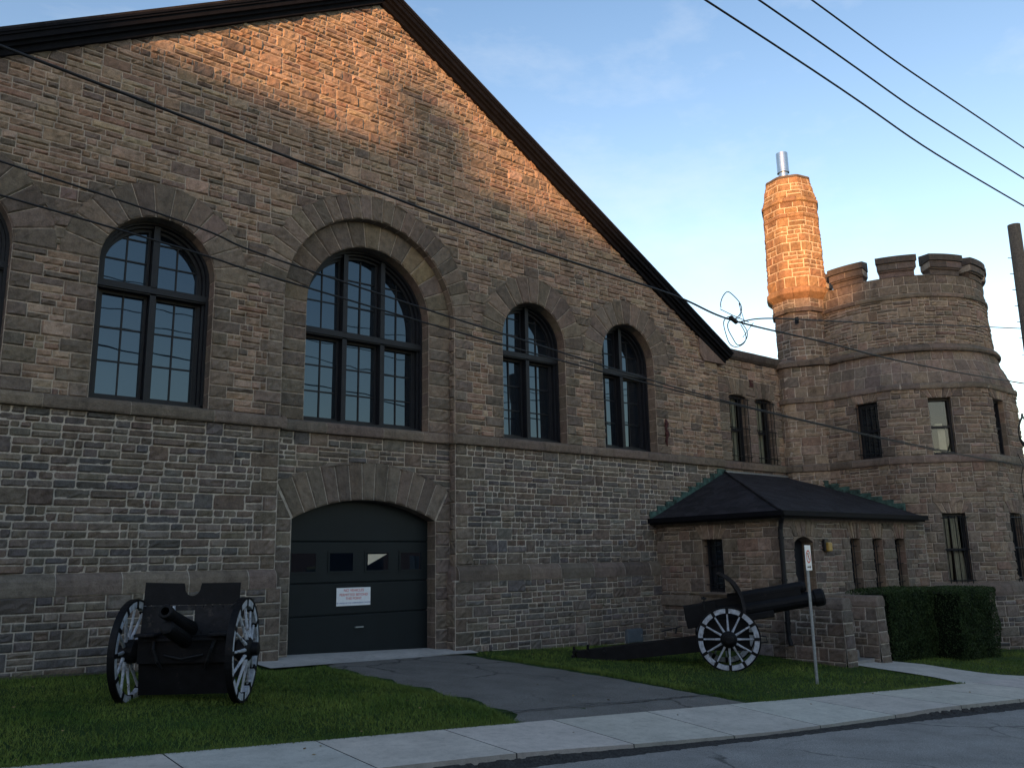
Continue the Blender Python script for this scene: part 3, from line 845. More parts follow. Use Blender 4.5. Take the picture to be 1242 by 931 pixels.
put(mb, 'wall', STONE, tower, colors=True)
def tcourse(z0, z1, out, pal=DARKST, name='string_course', ln=(.8, 1.2), prof=None):
    m2 = MB(); mould(m2, FT, TWALL0, TWALL1, prof or [(-.02, z0 - .01), (out * .85, z0), (out, z0 + .25 * (z1 - z0)), (out * .95, z0 + .7 * (z1 - z0)), (0, z1)], pal, ln, .010, mort=MTOW, step=.14); put(m2, name, STONE, tower, colors=True)
tcourse(ZT, ZB, .08); tcourse(6.28, 6.46, .08); tcourse(7.42, 7.66, .13); tcourse(9.06, 9.20, .075); tcourse(.60, .98, .12, prof=[(-.1, .60), (.13, .605), (.135, .7), (.1, .85), (0, .98)])
m2 = MB(); m2.lathe([(2.5, 0), (2.5, .02)], Matrix.Translation((TX, TY, 9.6)), 48); put(m2, 'roof', SHINGLE, tower)
m2 = MB(); m2.lathe([(2.3, 0), (2.3, .1)], Matrix.Translation((TX, TY, 9.3)), 48)
# parapet inner face
m2 = MB(); P = [[(TX + 2.3 * math.cos(2 * PI * i / 64), TY + 2.3 * math.sin(2 * PI * i / 64), z) for i in range(65)] for z in (9.5, 9.73)]
m2.grid(P, (.15, .12, .1)); P = [[(TX + r * math.cos(2 * PI * i / 64), TY + r * math.sin(2 * PI * i / 64), 9.735) for i in range(65)] for r in (2.3, 2.69)]; m2.grid(P, (.15, .12, .1))
put(m2, 'parapet', STONE, tower, colors=True)
MERL = [(.125, .10, .088), (.14, .112, .10), (.11, .09, .08)]; CAPS = [(.085, .07, .063), (.095, .077, .07)]
for k in range(12):
    cdeg = 182.5 + 30 * (k - 3); m2 = MB()
    def fm(dg, r, z): return (TX + r * math.cos(R(dg)), TY + r * math.sin(R(dg)), z)
    def blk(hwd, r0, r1, z0, z1, zt1=None, n=6, c=None):
        c = c or jit(random.choice(MERL), .1); zt1 = z1 if zt1 is None else zt1
        A = [[fm(cdeg - hwd + 2 * hwd * i / n, r, z) for i in range(n + 1)] for r, z in ((r0, z0), (r1, z0), (r1, z1), (r0, zt1), (r0, z0))]
        m2.grid(A, c)
        for e in (0, n): m2.face([A[q][e] for q in range(4)], c)
    blk(10.2, 2.3, 2.70, 9.735, 9.90); blk(10.5, 2.26, 2.75, 9.90, 9.95)
    blk(11, 2.24, 2.79, 9.95, 10.13, c=MTOW)
    for hs in (-1, 1):
        cc0 = cdeg; cdeg = cc0 + hs * 5.55; blk(5.4, 2.25, 2.80, 9.953, 10.127); cdeg = cc0
    blk(10.7, 2.26, 2.785, 10.13, 10.15); blk(11.4, 2.22, 2.84, 10.15, 10.34, 10.46, c=jit(random.choice(CAPS), .08))
    put(m2, 'merlon', STONE, tower, colors=True)
# tower windows
for w in TWIN:
    p0, p1 = Vector((*w[4], 0)), Vector((*w[5], 0)); wd = (p1 - p0).length; tdir = (p1 - p0).normalized(); nn = Vector((tdir.y, -tdir.x, 0))
    if nn.dot(Vector((TX, TY, 0)) - p0) < 0: nn = -nn
    z0, z1, kind = w[2], w[3], w[6]; mid = (p0 + p1) / 2; h = wd / 2
    BM = Matrix(((tdir.x, nn.x, 0, mid.x), (tdir.y, nn.y, 0, mid.y), (0, 0, 1, 0), (0, 0, 0, 1)))
    f = MB(); zm = (z0 + z1) / 2
    for x0, x1, a, b in ((-h, -h + .06, z0, z1), (h - .06, h, z0, z1), (-h + .06, h - .06, z0, z0 + .09), (-h + .06, h - .06, z1 - .07, z1), (-h + .06, h - .06, zm - .03, zm + .03)):
        f.box(x0, x1, .14, .26, a, b, M=BM)
    wo = put(f, 'window', WOOD, tower)
    def sub(m, name, mt, wo=wo):
        o = m.build(name, mt, wo); return o
    g = MB(); g.face([BM @ Vector(q) for q in ((-h, .22, z0), (h, .22, z0), (h, .22, z1), (-h, .22, z1))]); sub(g, 'pane', CLEAR if kind in ('curtain', 'blind') else GLASS)
    if kind in ('curtain', 'blind'):
        g = MB()
        if kind == 'curtain':
            for x0, x1, bow in ((-.20, -.06, -.04), (-.02, .19, .10)):
                P = []
                for k in range(7):
                    v = k / 6; zz = z0 + .12 + (z1 - z0 - .16) * v; P.append([BM @ Vector((x0 + (x1 - x0) * i / 8 + bow * (1 - v) * (1 - v) * (i / 8), .30 + .02 * (i % 2), zz)) for i in range(9)])
                g.grid(P)
        else:
            g.box(-.02, .17, .32, .34, zm - .62, zm + .02, M=BM); g.box(-.06, .13, .36, .38, zm + .02, zm + .12, M=BM)
        sub(g, 'curtain' if kind == 'curtain' else 'window_blind', CURTAIN)
        g = MB(); g.box(-h - .1, h + .1, .75, .8, z0 - .1, z1 + .1, M=BM); sub(g, 'room_back', DARKIN)
    if kind in ('curtain', 'grille'):
        g = MB()
        for i in range(5):
            x = -h + .03 + (2 * h - .06) * i / 4; g.tube([BM @ Vector((x, -.03, z0 + .03)), BM @ Vector((x, -.03, z1 - .05))], .012, 6)
        for z in (z0 + .15, zm, z1 - .12):
            g.tube([BM @ Vector((-h - .05, -.03, z)), BM @ Vector((h + .05, -.03, z))], .013, 6)
        if kind == 'grille' or True: put(g, 'window_grille', IRON, tower)

# turret with the chimney
QX, QY = 15.18, -.285
TA = R(212)
def FQ(A, low=False):
    qx, qy = (QX + .857 * .71, QY + .515 * .71) if low else (QX, QY)
    def f(s, z, d):
        th = s / .8; a = A(z) if callable(A) else A
        t = (th - TA + PI / 8) % (PI / 4) - PI / 8
        r = min(a / math.cos(t), a * 1.07) + d
        if not low: z = 7.6 + (z - 7.6) * 1.05
        return (qx + r * math.cos(th), qy + r * math.sin(th), z)
    return f
mq = MB()
QS = 2 * PI * .8
def qsheet(A, z0, z1, c=MTOW, n=3):
    f = FQ(A); P = [[f(QS * i / 64, z0 + (z1 - z0) * k / n, 0) for i in range(65)] for k in range(n + 1)]; mq.grid(P, c)
def qlay(A, z0, z1, pal, band=(.24, .29)): qsheet(A, z0, z1, (.56, .47, .34) if pal is CHLIT else MTOW); lay(mq, FQ(A), 0, QS, z0, z1, (), pal, (), band=band, big=.75, wid=(.28, .5), joint=.026, proud=(.010, .022), three=0)
def qring(prof, pal=DARKST, A=.0):
    mould(mq, FQ(1e-6 + .0) if False else FQ(prof[0][0]), 0, QS, [(d - prof[0][0], z) for d, z in prof], pal, (.35, .5), .01, step=.1)
CHLIT = [(.285, .178, .10)] * 4 + [(.26, .16, .092)] * 2 + [(.31, .195, .11)] * 2 + [(.235, .145, .085)]  # tower stone tinted orange, sunset light put into the chimney colour
def llay(A, z0, z1, pal, band=(.24, .29)):
    f = FQ(A, True); w0, w1 = (TA - R(70)) * .8, (TA + R(70)) * .8
    mq.grid([[f(w0 + (w1 - w0) * i / 40, z, 0) for i in range(41)] for z in (z0, z1)], MTOW); lay(mq, f, w0, w1, z0, z1, (), pal, (), band=band, big=.55, wid=(.2, .36), joint=.012, proud=(.010, .022), three=0)
def lring(prof): mould(mq, FQ(prof[0][0], True), (TA - R(70)) * .8, (TA + R(70)) * .8, [(d - prof[0][0], z) for d, z in prof], DARKST, (.35, .5), .01, step=.1)
llay(1.38, -1.3, ZT, TOW); lring([(1.38, ZT - .01), (1.46, ZT), (1.47, ZT + .15), (1.38, ZB)])
llay(1.38, ZB, 6.3, TOW); lring([(1.38, 6.28), (1.46, 6.29), (1.47, 6.4), (1.38, 6.46)])
llay(1.38, 6.46, 7.42, SMOOTH, (.34, .36)); lring([(1.38, 7.40), (1.50, 7.42), (1.51, 7.55), (1.38, 7.66)])
tapq = lambda z: .70 if z > 8.0 else .70 - .0 * z
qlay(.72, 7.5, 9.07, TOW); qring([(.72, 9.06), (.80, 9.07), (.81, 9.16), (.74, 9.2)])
qlay(.76, 9.2, 9.48, TOW); qring([(.76, 9.46), (.83, 9.52), (.93, 9.62), (.93, 9.74), (.86, 9.82)], CHLIT); qlay(.86, 9.80, 10.12, CHLIT, (.28, .3))
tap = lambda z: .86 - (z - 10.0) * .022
qlay(tap, 10.12, 12.02, CHLIT); qring([(.818, 12.0), (.85, 12.03), (.85, 12.1), (.818, 12.14)], CHLIT)
qlay(.815, 12.14, 12.50, CHLIT, (.17, .19)); qring([(.815, 12.48), (.87, 12.52), (.87, 12.58), (.80, 12.68)], CHLIT)
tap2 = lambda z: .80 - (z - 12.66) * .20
qlay(tap2, 12.66, 13.36, CHLIT, (.22, .24)); qring([(.655, 13.34), (.685, 13.36), (.685, 13.42), (.6, 13.44)], [(.12, .10, .085)])
mq.lathe([(.66, 0), (.62, .03)], Matrix.Translation((QX, QY, 13.69)), 8, (.1, .09, .08))
put(mq, 'chimney_turret', STONE, tower, colors=True)
# shoulder joining the turret to the parapet
m2 = MB()
m2.prism([(0, 9.2), (1.0, 9.2), (.95, 9.75), (.35, 9.95), (0, 9.98)], lambda a, b, t: (QX + .15 + a * .86 - t * .5, QY - .50 - a * .5 - t * .86 + .3, b), -.1, .22, (.24, .155, .10))
put(m2, 'parapet_shoulder', STONE, tower, colors=True)
m2 = MB(); MT = Matrix.Translation((QX - .02, QY + .10, 13.71))
m2.lathe([(.20, 0), (.17, .06), (.17, .12), (.145, .13), (.145, .22), (.17, .23), (.17, .30), (.15, .31), (.15, .40), (.195, .41), (.195, .47), (.19, .48), (.19, 1.10), (.17, 1.11)], MT, 28)
put(m2, 'flue_pipe', STEEL, tower, smooth=False)
# black lightning cable down the tower face
g = MB(); pts = []
for k in range(14):
    z = 4.5 - 4.6 * k / 13; th = th_of(18.35, -4.9) + .004 * math.sin(k * 1.7); p = FT(th * S0, z, .04 if abs(z - 4.3) > .2 else .13); pts.append(p)
g.tube(pts, .012, 6); put(g, 'ground_cable', WIREM, tower)

# ================================================================== PORCH
porch = thing('entrance_porch', 'low stone entrance porch with dark hipped roof in front of the tower', 'porch', (11.2, -1.8, 0))
PX, PY = 8.2, -3.56
FPF = flat(PY); FPS = lambda s, z, d: (PX - d, -s, z)     # side wall, s runs towards the street
mb = MB()
PF = [(9.13, .40, -1.3, 2.16), (11.36, .235, .88, 2.13), (12.43, .25, .88, 2.13), (13.57, .265, .88, 2.13)]
wall_sheet(mb, FPF, [(PX, -1.4), (15.0, -1.4), (15.0, 2.62), (PX, 2.62)], [[(c - h, z0 if z0 > -1 else -1.39), (c - h, z1), (c + h, z1), (c + h, z0 if z0 > -1 else -1.39)] for c, h, z0, z1 in PF], MTOW)
opsP = [Op(c, h, z0, z1 + .42, True) for c, h, z0, z1 in PF]
lay(mb, FPF, PX, 14.95, .85, 2.58, opsP, TOW, (.88, 2.13), quoins=(True, False), jq=(.24, .40), big=.25)
lay(mb, FPF, PX, 14.95, -1.2, .6, opsP[:1], LOW, (), quoins=(True, False), jq=(.24, .4), big=.3)
for c, h, z0, z1 in PF:
    reveal(mb, FPF, [(c - h, max(z0, -1.2)), (c - h, z1), (c + h, z1), (c + h, max(z0, -1.2))], 0, -.34, TOW, MTOW, closed=z0 > -1)
    fan(mb, FPF, c, h, z1, z1 + .40, 5, TOW, 1.8 if h < .3 else 1.5); arch_fill(mb, FPF, c, h, z1, .14 if h > .3 else .012, .28, TOW[2])
SW = (1.72, .30, .93, 2.15)
wall_sheet(mb, FPS, [(-.1, -1.4), (-PY, -1.4), (-PY, 2.62), (-.1, 2.62)], [[(SW[0] - SW[1], SW[2]), (SW[0] - SW[1], SW[3]), (SW[0] + SW[1], SW[3]), (SW[0] + SW[1], SW[2])]], MTOW)
opS = [Op(SW[0], SW[1], SW[2], SW[3] + .42, True)]
lay(mb, FPS, .0, -PY, .85, 2.58, opS, TOW, (.93, 2.15), quoins=(True, True), jq=(.24, .4), big=.25)
lay(mb, FPS, .0, -PY, -1.2, .6, (), LOW, (), quoins=(False, True), jq=(.24, .4), big=.3)
reveal(mb, FPS, [(SW[0] - SW[1], SW[2]), (SW[0] - SW[1], SW[3]), (SW[0] + SW[1], SW[3]), (SW[0] + SW[1], SW[2])], 0, -.3, TOW, MTOW, closed=True)
fan(mb, FPS, SW[0], SW[1], SW[3], SW[3] + .40, 5, TOW, 1.8)
put(mb, 'wall', STONE, porch, colors=True)
mb = MB()
pr_ = [(0, .60), (.07, .605), (.075, .75), (.04, .83), (0, .86)]
mould(mb, FPS, -.0, -PY + .07, pr_, DARKST, (.8, 1.1), .014, mort=MTOW)
mould(mb, FPF, PX - .07, 9.13 - .42, pr_, DARKST, (.8, 1.1), .014, mort=MTOW); mould(mb, FPF, 9.57, 14.95, pr_, DARKST, (.8, 1.1), .014, mort=MTOW)
put(mb, 'base_course', STONE, porch, colors=True)
mb = MB(); pc = [(0, 2.50), (.05, 2.505), (.07, 2.57), (.07, 2.64), (0, 2.645)]
mould(mb, FPF, PX - .07, 14.9, pc, SMOOTH, (1.0, 1.5), .01); mould(mb, FPS, 0, -PY + .07, pc, SMOOTH, (1.0, 1.5), .01)
put(mb, 'eaves_course', STONE, porch, colors=True)
# roof
ex, ey, ez = 7.97, -3.80, 2.70; pk = Vector((11.16, .0, 4.06))
A = Vector((ex, ey, ez)); B_ = Vector((14.55, ey, ez)); Cc = Vector((14.86, 0, 4.08)); Dd = Vector((ex, 0.0, ez + .01))
mb = MB()
mb.face([A, B_, Cc, Vector((14.86, .14, 4.085)), Vector((11.16, .14, 4.07)), pk]); mb.face([Dd, A, pk])
dz = Vector((0, 0, -.05)); mb.face([A + dz, B_ + dz, Cc + dz, pk + dz]); mb.face([Dd + dz, A + dz, pk + dz])
put(mb, 'roof', SHINGLE, porch)
mb = MB()
mb.box(ex - .02, 14.55, ey - .02, ey + .06, ez - .14, ez - .005); mb.box(ex - .02, ex + .06, ey + .06, -.01, ez - .14, ez - .005)
mb.box(ex - .07, 14.60, ey - .09, ey - .02, ez - .10, ez + .015); mb.box(ex - .09, ex - .02, ey - .09, -.01, ez - .10, ez + .015)
mb.box(ex + .06, 14.55, ey + .06, -.02, ez - .06, ez - .052)
bevel(put(mb, 'gutter', ROOFTRIM, porch), .01, 2)
mb = MB(); mb.tube([A + Vector((0, 0, .02)), pk + Vector((0, 0, .02))], .03, 6); put(mb, 'hip_ridge', SHINGLE, porch)
mb = MB(); mb.box(11.1, 14.8, .05, .15, 4.04, 4.115); put(mb, 'ridge_flashing', GALV, porch)
# stepped copper flashings
mb = MB(); n = 10
for k in range(n):
    u0, u1 = k / n, (k + 1) / n; x0, x1 = ex + (pk.x - ex) * u0, ex + (pk.x - ex) * u1; z0, z1 = ez + (pk.z - ez) * u0, ez + (pk.z - ez) * u1
    zt = z0 + .20 + random.uniform(-.01, .01)
    mb.prism([(x0 - .03, z0 - .02), (x1, z1 - .02), (x1, zt), (x0 - .03, zt)], lambda a, b, t: (a, -t, b), .005, .05 + .006 * (k % 2))
put(mb, 'step_flashing', COPPER, porch)
mb = MB(); n = 9
for k in range(n):
    y0, y1 = -.35 + (-3.2 + .35) * k / n, -.35 + (-3.2 + .35) * (k + 1) / n; z0 = 4.08 + (y0 - 0) * .363; z1 = 4.08 + y1 * .363
    mb.prism([(y0, z0 - .03), (y1, z1 - .03), (y1, z0 + .07), (y0, z0 + .07)], lambda a, b, t: (t, a, b), 14.74 - .006 * (k % 2), 14.82)
put(mb, 'step_flashing', COPPER, porch)
# downpipe on the corner
mb = MB(); mb.tube([(8.02, -3.80, 2.58), (8.1, -3.70, 2.45), (8.12, -3.66, 2.3), (8.12, -3.66, .05), (8.10, -3.72, -.15)], .056, 10)
for z in (2.1, 1.2, .3): mb.tube([(8.12, -3.66, z), (8.12, -3.66, z + .05)], .07, 10)
put(mb, 'downpipe', IRON, porch)
# porch door, slit windows
mb = MB(); mb.box(8.73, 9.53, PY + .30, PY + .36, -1.2, 2.16); d = put(mb, 'door', WOOD, porch)
g = MB()
for z0, z1 in ((-.3, .55), (.75, 1.95)):
    for x0, x1 in ((8.82, 9.1), (9.16, 9.44)): g.box(x0, x1, PY + .285, PY + .299, z0, z1)
o = g.build('door_panel', WOOD, d)
g = MB(); g.lathe([(.02, 0), (.035, .03), (.03, .06)], Matrix.Translation((9.45, PY + .27, .75)) @ Matrix.Rotation(R(90), 4, 'X'), 10)
o = g.build('handle', GALV, d)
for (c, h, z0, z1) in PF[1:]:
    f = MB()
    for x0, x1, a, b in ((c - h, c - h + .04, z0, z1), (c + h - .04, c + h, z0, z1), (c - h + .04, c + h - .04, z0, z0 + .05), (c - h + .04, c + h - .04, z1 - .05, z1), (c - h + .04, c + h - .04, 1.5, 1.54)): f.box(x0, x1, PY + .22, PY + .3, a, b)
    w = put(f, 'window', WOOD, porch)
    g = MB(); g.face([(c - h, PY + .27, z0), (c + h, PY + .27, z0), (c + h, PY + .27, z1), (c - h, PY + .27, z1)]); o = g.build('pane', GLASS, w)
    g = MB()
    for x in (c - h * .45, c + h * .45): g.tube([(x, PY + .1, z0), (x, PY + .1, z1)], .012, 6)
    for z in (1.05, 1.5, 1.95): g.tube([(c - h, PY + .1, z), (c + h, PY + .1, z)], .012, 6)
    put(g, 'window_grille', IRON, porch)
f = MB(); z0, z1 = SW[2], SW[3]; ya, yb2 = -SW[0] - SW[1], -SW[0] + SW[1]
for y0, y1, a, b in ((ya, ya + .05, z0, z1), (yb2 - .05, yb2, z0, z1), (ya + .05, yb2 - .05, z0, z0 + .06), (ya + .05, yb2 - .05, z1 - .05, z1), (ya + .05, yb2 - .05, 1.5, 1.55)): f.box(PX + .2, PX + .27, y0, y1, a, b)
w = put(f, 'window', WOOD, porch)
g = MB(); g.face([(PX + .25, ya, z0), (PX + .25, yb2, z0), (PX + .25, yb2, z1), (PX + .25, ya, z1)]); o = g.build('pane', GLASS, w)
g = MB()
for i in range(3):
    y = ya + .12 + (yb2 - ya - .24) * i / 2; g.tube([(PX + .1, y, z0), (PX + .1, y, z1)], .012, 6)
for z in (1.1, 1.55, 2.0): g.tube([(PX + .1, ya, z), (PX + .1, yb2, z)], .012, 6)
put(g, 'window_grille', IRON, porch)
mb = MB(); mb.prism([(0, 0), (.08, 0), (.12, .06), (0, .1)], lambda a, b, t: (PX - a, -t, SW[2] - .1 + b), SW[0] - SW[1] - .1, SW[0] + SW[1] + .1, DARKST[1]); put(mb, 'window_sill', STONE, porch, colors=True)
# steps and low flanking walls
mb = MB()
for k in range(4):
    z1 = .02 - .15 * k; mb.box(8.49, 9.49, PY - .30 - .32 * k, PY - .32 * k + (.3 if k == 0 else 0), -1.2, z1, (.30, .29, .27))
put(mb, 'steps', CONC, porch, colors=True)
def wing(x0, x1, yend, name):
    m2 = MB(); y0 = PY; r = (x1 - x0) / 2
    zt = .62
    fl = lambda s, z, d: (x0 - d - (0.06 * (1 - clampf((z + .7) / 1.2, 0, 1))), -s, z)
    fr = lambda s, z, d: (x1 + d, -s, z)
    fe = lambda s, z, d: (s, yend - d - (.05 * (1 - clampf((z + .7) / 1.2, 0, 1))), z)
    for f, s0, s1 in ((fl, -y0, -yend), (fr, -y0, -yend), (fe, x0 - .05, x1)):
        P = [[f(s, z, 0) for s in (s0, s1)] for z in (-1.3, -.7, .0, zt)]; m2.grid(P, MLOW)
        lay(m2, f, s0, s1, -1.2, zt, (), DARKST, (), joint=.022, quoins=(True, f is not fe), jq=(.26, .4), big=.4, wid=(.3, .6))
    o = put(m2, name, STONE, porch, colors=True)
    m3 = MB()
    cap = [(x0 - .025, zt), (x1 + .025, zt), (x1 + .025, zt + .12), (x1 - .03, zt + .24), (x0 + .03, zt + .24), (x0 - .025, zt + .12)]
    m3.prism(cap, lambda a, b, t: (a, t, b), yend - .02, yend + .75, jit(DARKST[1])); m3.prism(cap, lambda a, b, t: (a, t, b), yend + .76, y0 + .02, jit(DARKST[3]))
    ob = m3.build('coping', STONE, o, colors=True); bevel(ob, .03, 2)
wing(8.15, 8.47, -4.95, 'flank_wall'); wing(9.50, 9.82, -4.95, 'flank_wall')
t = thing('wall_lamp', 'small amber wall lamp beside the porch doorway', 'lamp', (9.97, PY, 1.96))
p = MB(); p.box(-.10, .06, -.09, 0, -.13, .15); bevel(p.build('lamp_housing', BLACKP, t), .02, 3)
p = MB(); p.box(-.05, .13, -.15, -.02, -.14, .07); bevel(p.build('lens', LAMPY, t), .03, 3)

# ================================================================== GROUND
def kind(o, k): o['kind'] = k; return o
mb = MB()
xs = [-400, -120, -60, -40] + list(range(-30, 46, 3)) + [60, 120, 400]; 
ys = [-400, -150, -60, -40, -30, -24]; ys2 = [-19, -14, -10, -7, -4, -2, 0, 3, 10, 40, 150, 400]
P = [[(x, y, gz(x, y) - .30) for x in xs] for y in ys + ys2]
kind(mb.build('ground', TURF), 'structure')
mb = MB(); P = [[(x, y, gz(x, y) - .30) for x in xs] for y in ys + ys2]; mb.grid(P)
bpy.data.objects.remove(bpy.data.objects['ground']); kind(mb.build('ground', TURF, smooth=True), 'structure')
# lawn sheet behind the pavement
mb = MB(); lx = [-60, -40] + [-26 + i for i in range(0, 66)] + [60]
P = []
for k in range(25):
    v = k / 24; P.append([(x, (yb(x) - .05) * (1 - v) + 1.2 * v, gz(x, (yb(x) - .05) * (1 - v) + 1.2 * v) + .015 * math.sin(x * 1.3 + k) * math.sin(k * .9)) for x in lx])
mb.grid(P); kind(mb.build('lawn', TURF, smooth=True), 'structure')
# driveway
def dl(y): return -1.50 + .10 * clampf((-y - 1) / 4, 0, 1) - .25 * clampf((-y - 4.6) / 1.4, 0, 1) ** 2 + .15 * clampf((-y - 1.3) / 2.6, 0, 1)
def dr(y): return 2.05 + .62 * clampf(-y / 3.2, 0, 1) + .1 * clampf((-y - 3.2) / 3, 0, 1)
mb = MB(); P = []
for k in range(19):
    v = k / 18; row = []
    for i in range(9):
        u = i / 8; yy = -.45 - 5.9 * v; x = dl(yy) + (dr(yy) - dl(yy)) * u + (random.uniform(-.05, .05) if i in (0, 8) else 0)
        y = -.42 + (yb(x) + .005 + .42) * v; row.append((x, y, gz(x, y) + (-.02 if i in (0, 8) else .020 + .008 * math.sin(u * 5 + v * 3))))
    P.append(row)
mb.grid(P); kind(mb.build('driveway', DRIVE, smooth=True), 'structure')
mb = MB(); P = []
for k in range(60):
    x = dl(-5.2) + .05 + (dr(-5.2) - dl(-5.2) - .1) * k / 59; y = yb(x) + .62 + .10 * (k / 59) + random.gauss(0, .012); wv = random.uniform(.010, .022)
    P.append([(x, y - wv, gz(x, y) + .036), (x, y + wv, gz(x, y) + .036)])
mb.grid(P); kind(mb.build('driveway_seam', simple('tar_seam', (.014, .014, .016), .7, 0, .3, 40, .4, .4, .004)), 'structure')
mb = MB(); cc = (.42, .40, .37)
P = [[(x, y, gz(x, y) + .035 + .04 * clampf((y + .3) / .5, 0, 1)) for x in (-2.35, -1.6, -.8, 0, .8, 1.6, 2.25)] for y in (-.86, -.4, 0, .25, .6)]
for k, row in enumerate(P):
    if k == 0: P[0] = [(x, -.86 + .115 * (x + 2.35) * 1.05, gz(x, -.6) + .030) for x, _, _ in row]
mb.grid(P, cc); kind(mb.build('door_apron', CONC, colors=True), 'structure')
# pavement slabs
mb = MB(); x = -42.0; k = 0
def ramp_at(x): return clampf(1 - abs(x - 1.2) / 3.2, 0, 1) ** .6 * .075 if abs(x - 1.2) < 3.2 else 0
def kz(x): return gz(x, yk(x)) + .02 - ramp_at(x)
while x < 58:
    e = x + 1.52; g = .008; c = jit((.52, .48, .42), .06)
    for xa, xb in ((x + g, x + .76), (x + .76, e - g)):
        A = [(xa, yb(xa), gz(xa, yb(xa)) + .028), (xb, yb(xb), gz(xb, yb(xb)) + .028), (xb, yk(xb), kz(xb)), (xa, yk(xa), kz(xa))]
        mb.face(A[::-1], c)
        cs = [(.1, 0)]; lo = [(p[0], p[1] , p[2] - .25) for p in A]
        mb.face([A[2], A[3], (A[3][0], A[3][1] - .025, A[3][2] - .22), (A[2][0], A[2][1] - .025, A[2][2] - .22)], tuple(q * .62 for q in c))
        mb.face([A[0], A[1], lo[1], lo[0]], c)
    mb.face([(x + g, yb(x), gz(x, yb(x)) + .028), (x + g, yk(x), kz(x)), (x + g, yk(x), kz(x) - .1), (x + g, yb(x), gz(x, yb(x)) - .08)], (.1, .1, .1))
    mb.face([(e - g, yb(e), gz(e, yb(e)) + .028), (e - g, yk(e), kz(e)), (e - g, yk(e), kz(e) - .1), (e - g, yb(e), gz(e, yb(e)) - .08)], (.1, .1, .1))
    mb.face([(e - g, yb(e), gz(e, yb(e)) + .008), (e + g, yb(e), gz(e, yb(e)) + .008), (e + g, yk(e), kz(e) - .02), (e - g, yk(e), kz(e) - .02)], (.09, .09, .085))
    x = e
kind(mb.build('pavement', CONC, colors=True), 'structure')
# rough gravelly rim along the kerb where the road meets it
mb = MB(); P = []
rx = [-42 + i * .07 for i in range(1420)]
for k in range(3):
    row = []
    for xx in rx:
        off = (.012, .0 - .06, -.19)[k] + (random.uniform(-.035, .035) if k else 0); y = yk(xx) + off
        z = (kz(xx) - .035, gz(xx, y) - .07 - random.uniform(0, .015), gz(xx, y) - .098)[k]
        row.append((xx, y, min(z, kz(xx) - .012)))
    P.append(row)
mb.grid(P); kind(mb.build('kerb_rim', simple('kerb_grit', (.05, .048, .046), .95, 0, .1, 40, .5, .6, .01)), 'structure')
# footpath to the steps
mb = MB(); P = []
for k in range(13):
    v = k / 12; row = []
    for i in range(5):
        u = i / 4; xl = 8.50 - .20 * v - .5 * v ** 6; xr = 9.98 + .42 * (1 - (1 - v) ** 2) * 0 + .35 * clampf(v * 4, 0, 1) - .6 * v + .7 * v ** 6
        x = xl + (xr - xl) * u; y = -4.80 + (yb(x) + .01 + 4.80) * v; row.append((x, y, gz(x, y) + .024))
    P.append(row)
mb.grid(P, (.50, .465, .41)); kind(mb.build('footpath', CONC, colors=True, smooth=True), 'structure')
# street and far pavement
mb = MB(); P = []; sx = [-160, -80, -50] + list(range(-44, 62, 2)) + [80, 160]
for k in range(8):
    v = k / 7; P.append([(x, yk(x) + .02 - (v ** 1.3) * 12, gz(x, yk(x) + .02 - (v ** 1.3) * 12) - .10 + .06 * math.sin(v * PI)) for x in sx])
mb.grid(P); kind(mb.build('street', ASPHALT, smooth=True), 'structure')
mb = MB(); P = [[(x, yk(x) - 12 - d, gz(x, yk(x) - 12) + z) for x in sx] for d, z in ((-.02, -.12), (0, .02), (1.7, .03), (1.72, -.2))]
mb.grid(P, (.34, .34, .335)); kind(mb.build('far_pavement', CONC, colors=True), 'structure')
# soil strip at the foot of the walls, bare patch under the gun wheel
mb = MB(); P = []
for d in (0, .05, .16):
    P.append([(xx, -.08 - d - random.uniform(0, .07) * (d > .1), gz(xx, -.1) + .03 - d * .12) for xx in [-22 + i * .12 for i in range(158)]])
mb.grid(P); kind(mb.build('soil_strip', DIRT), 'structure')

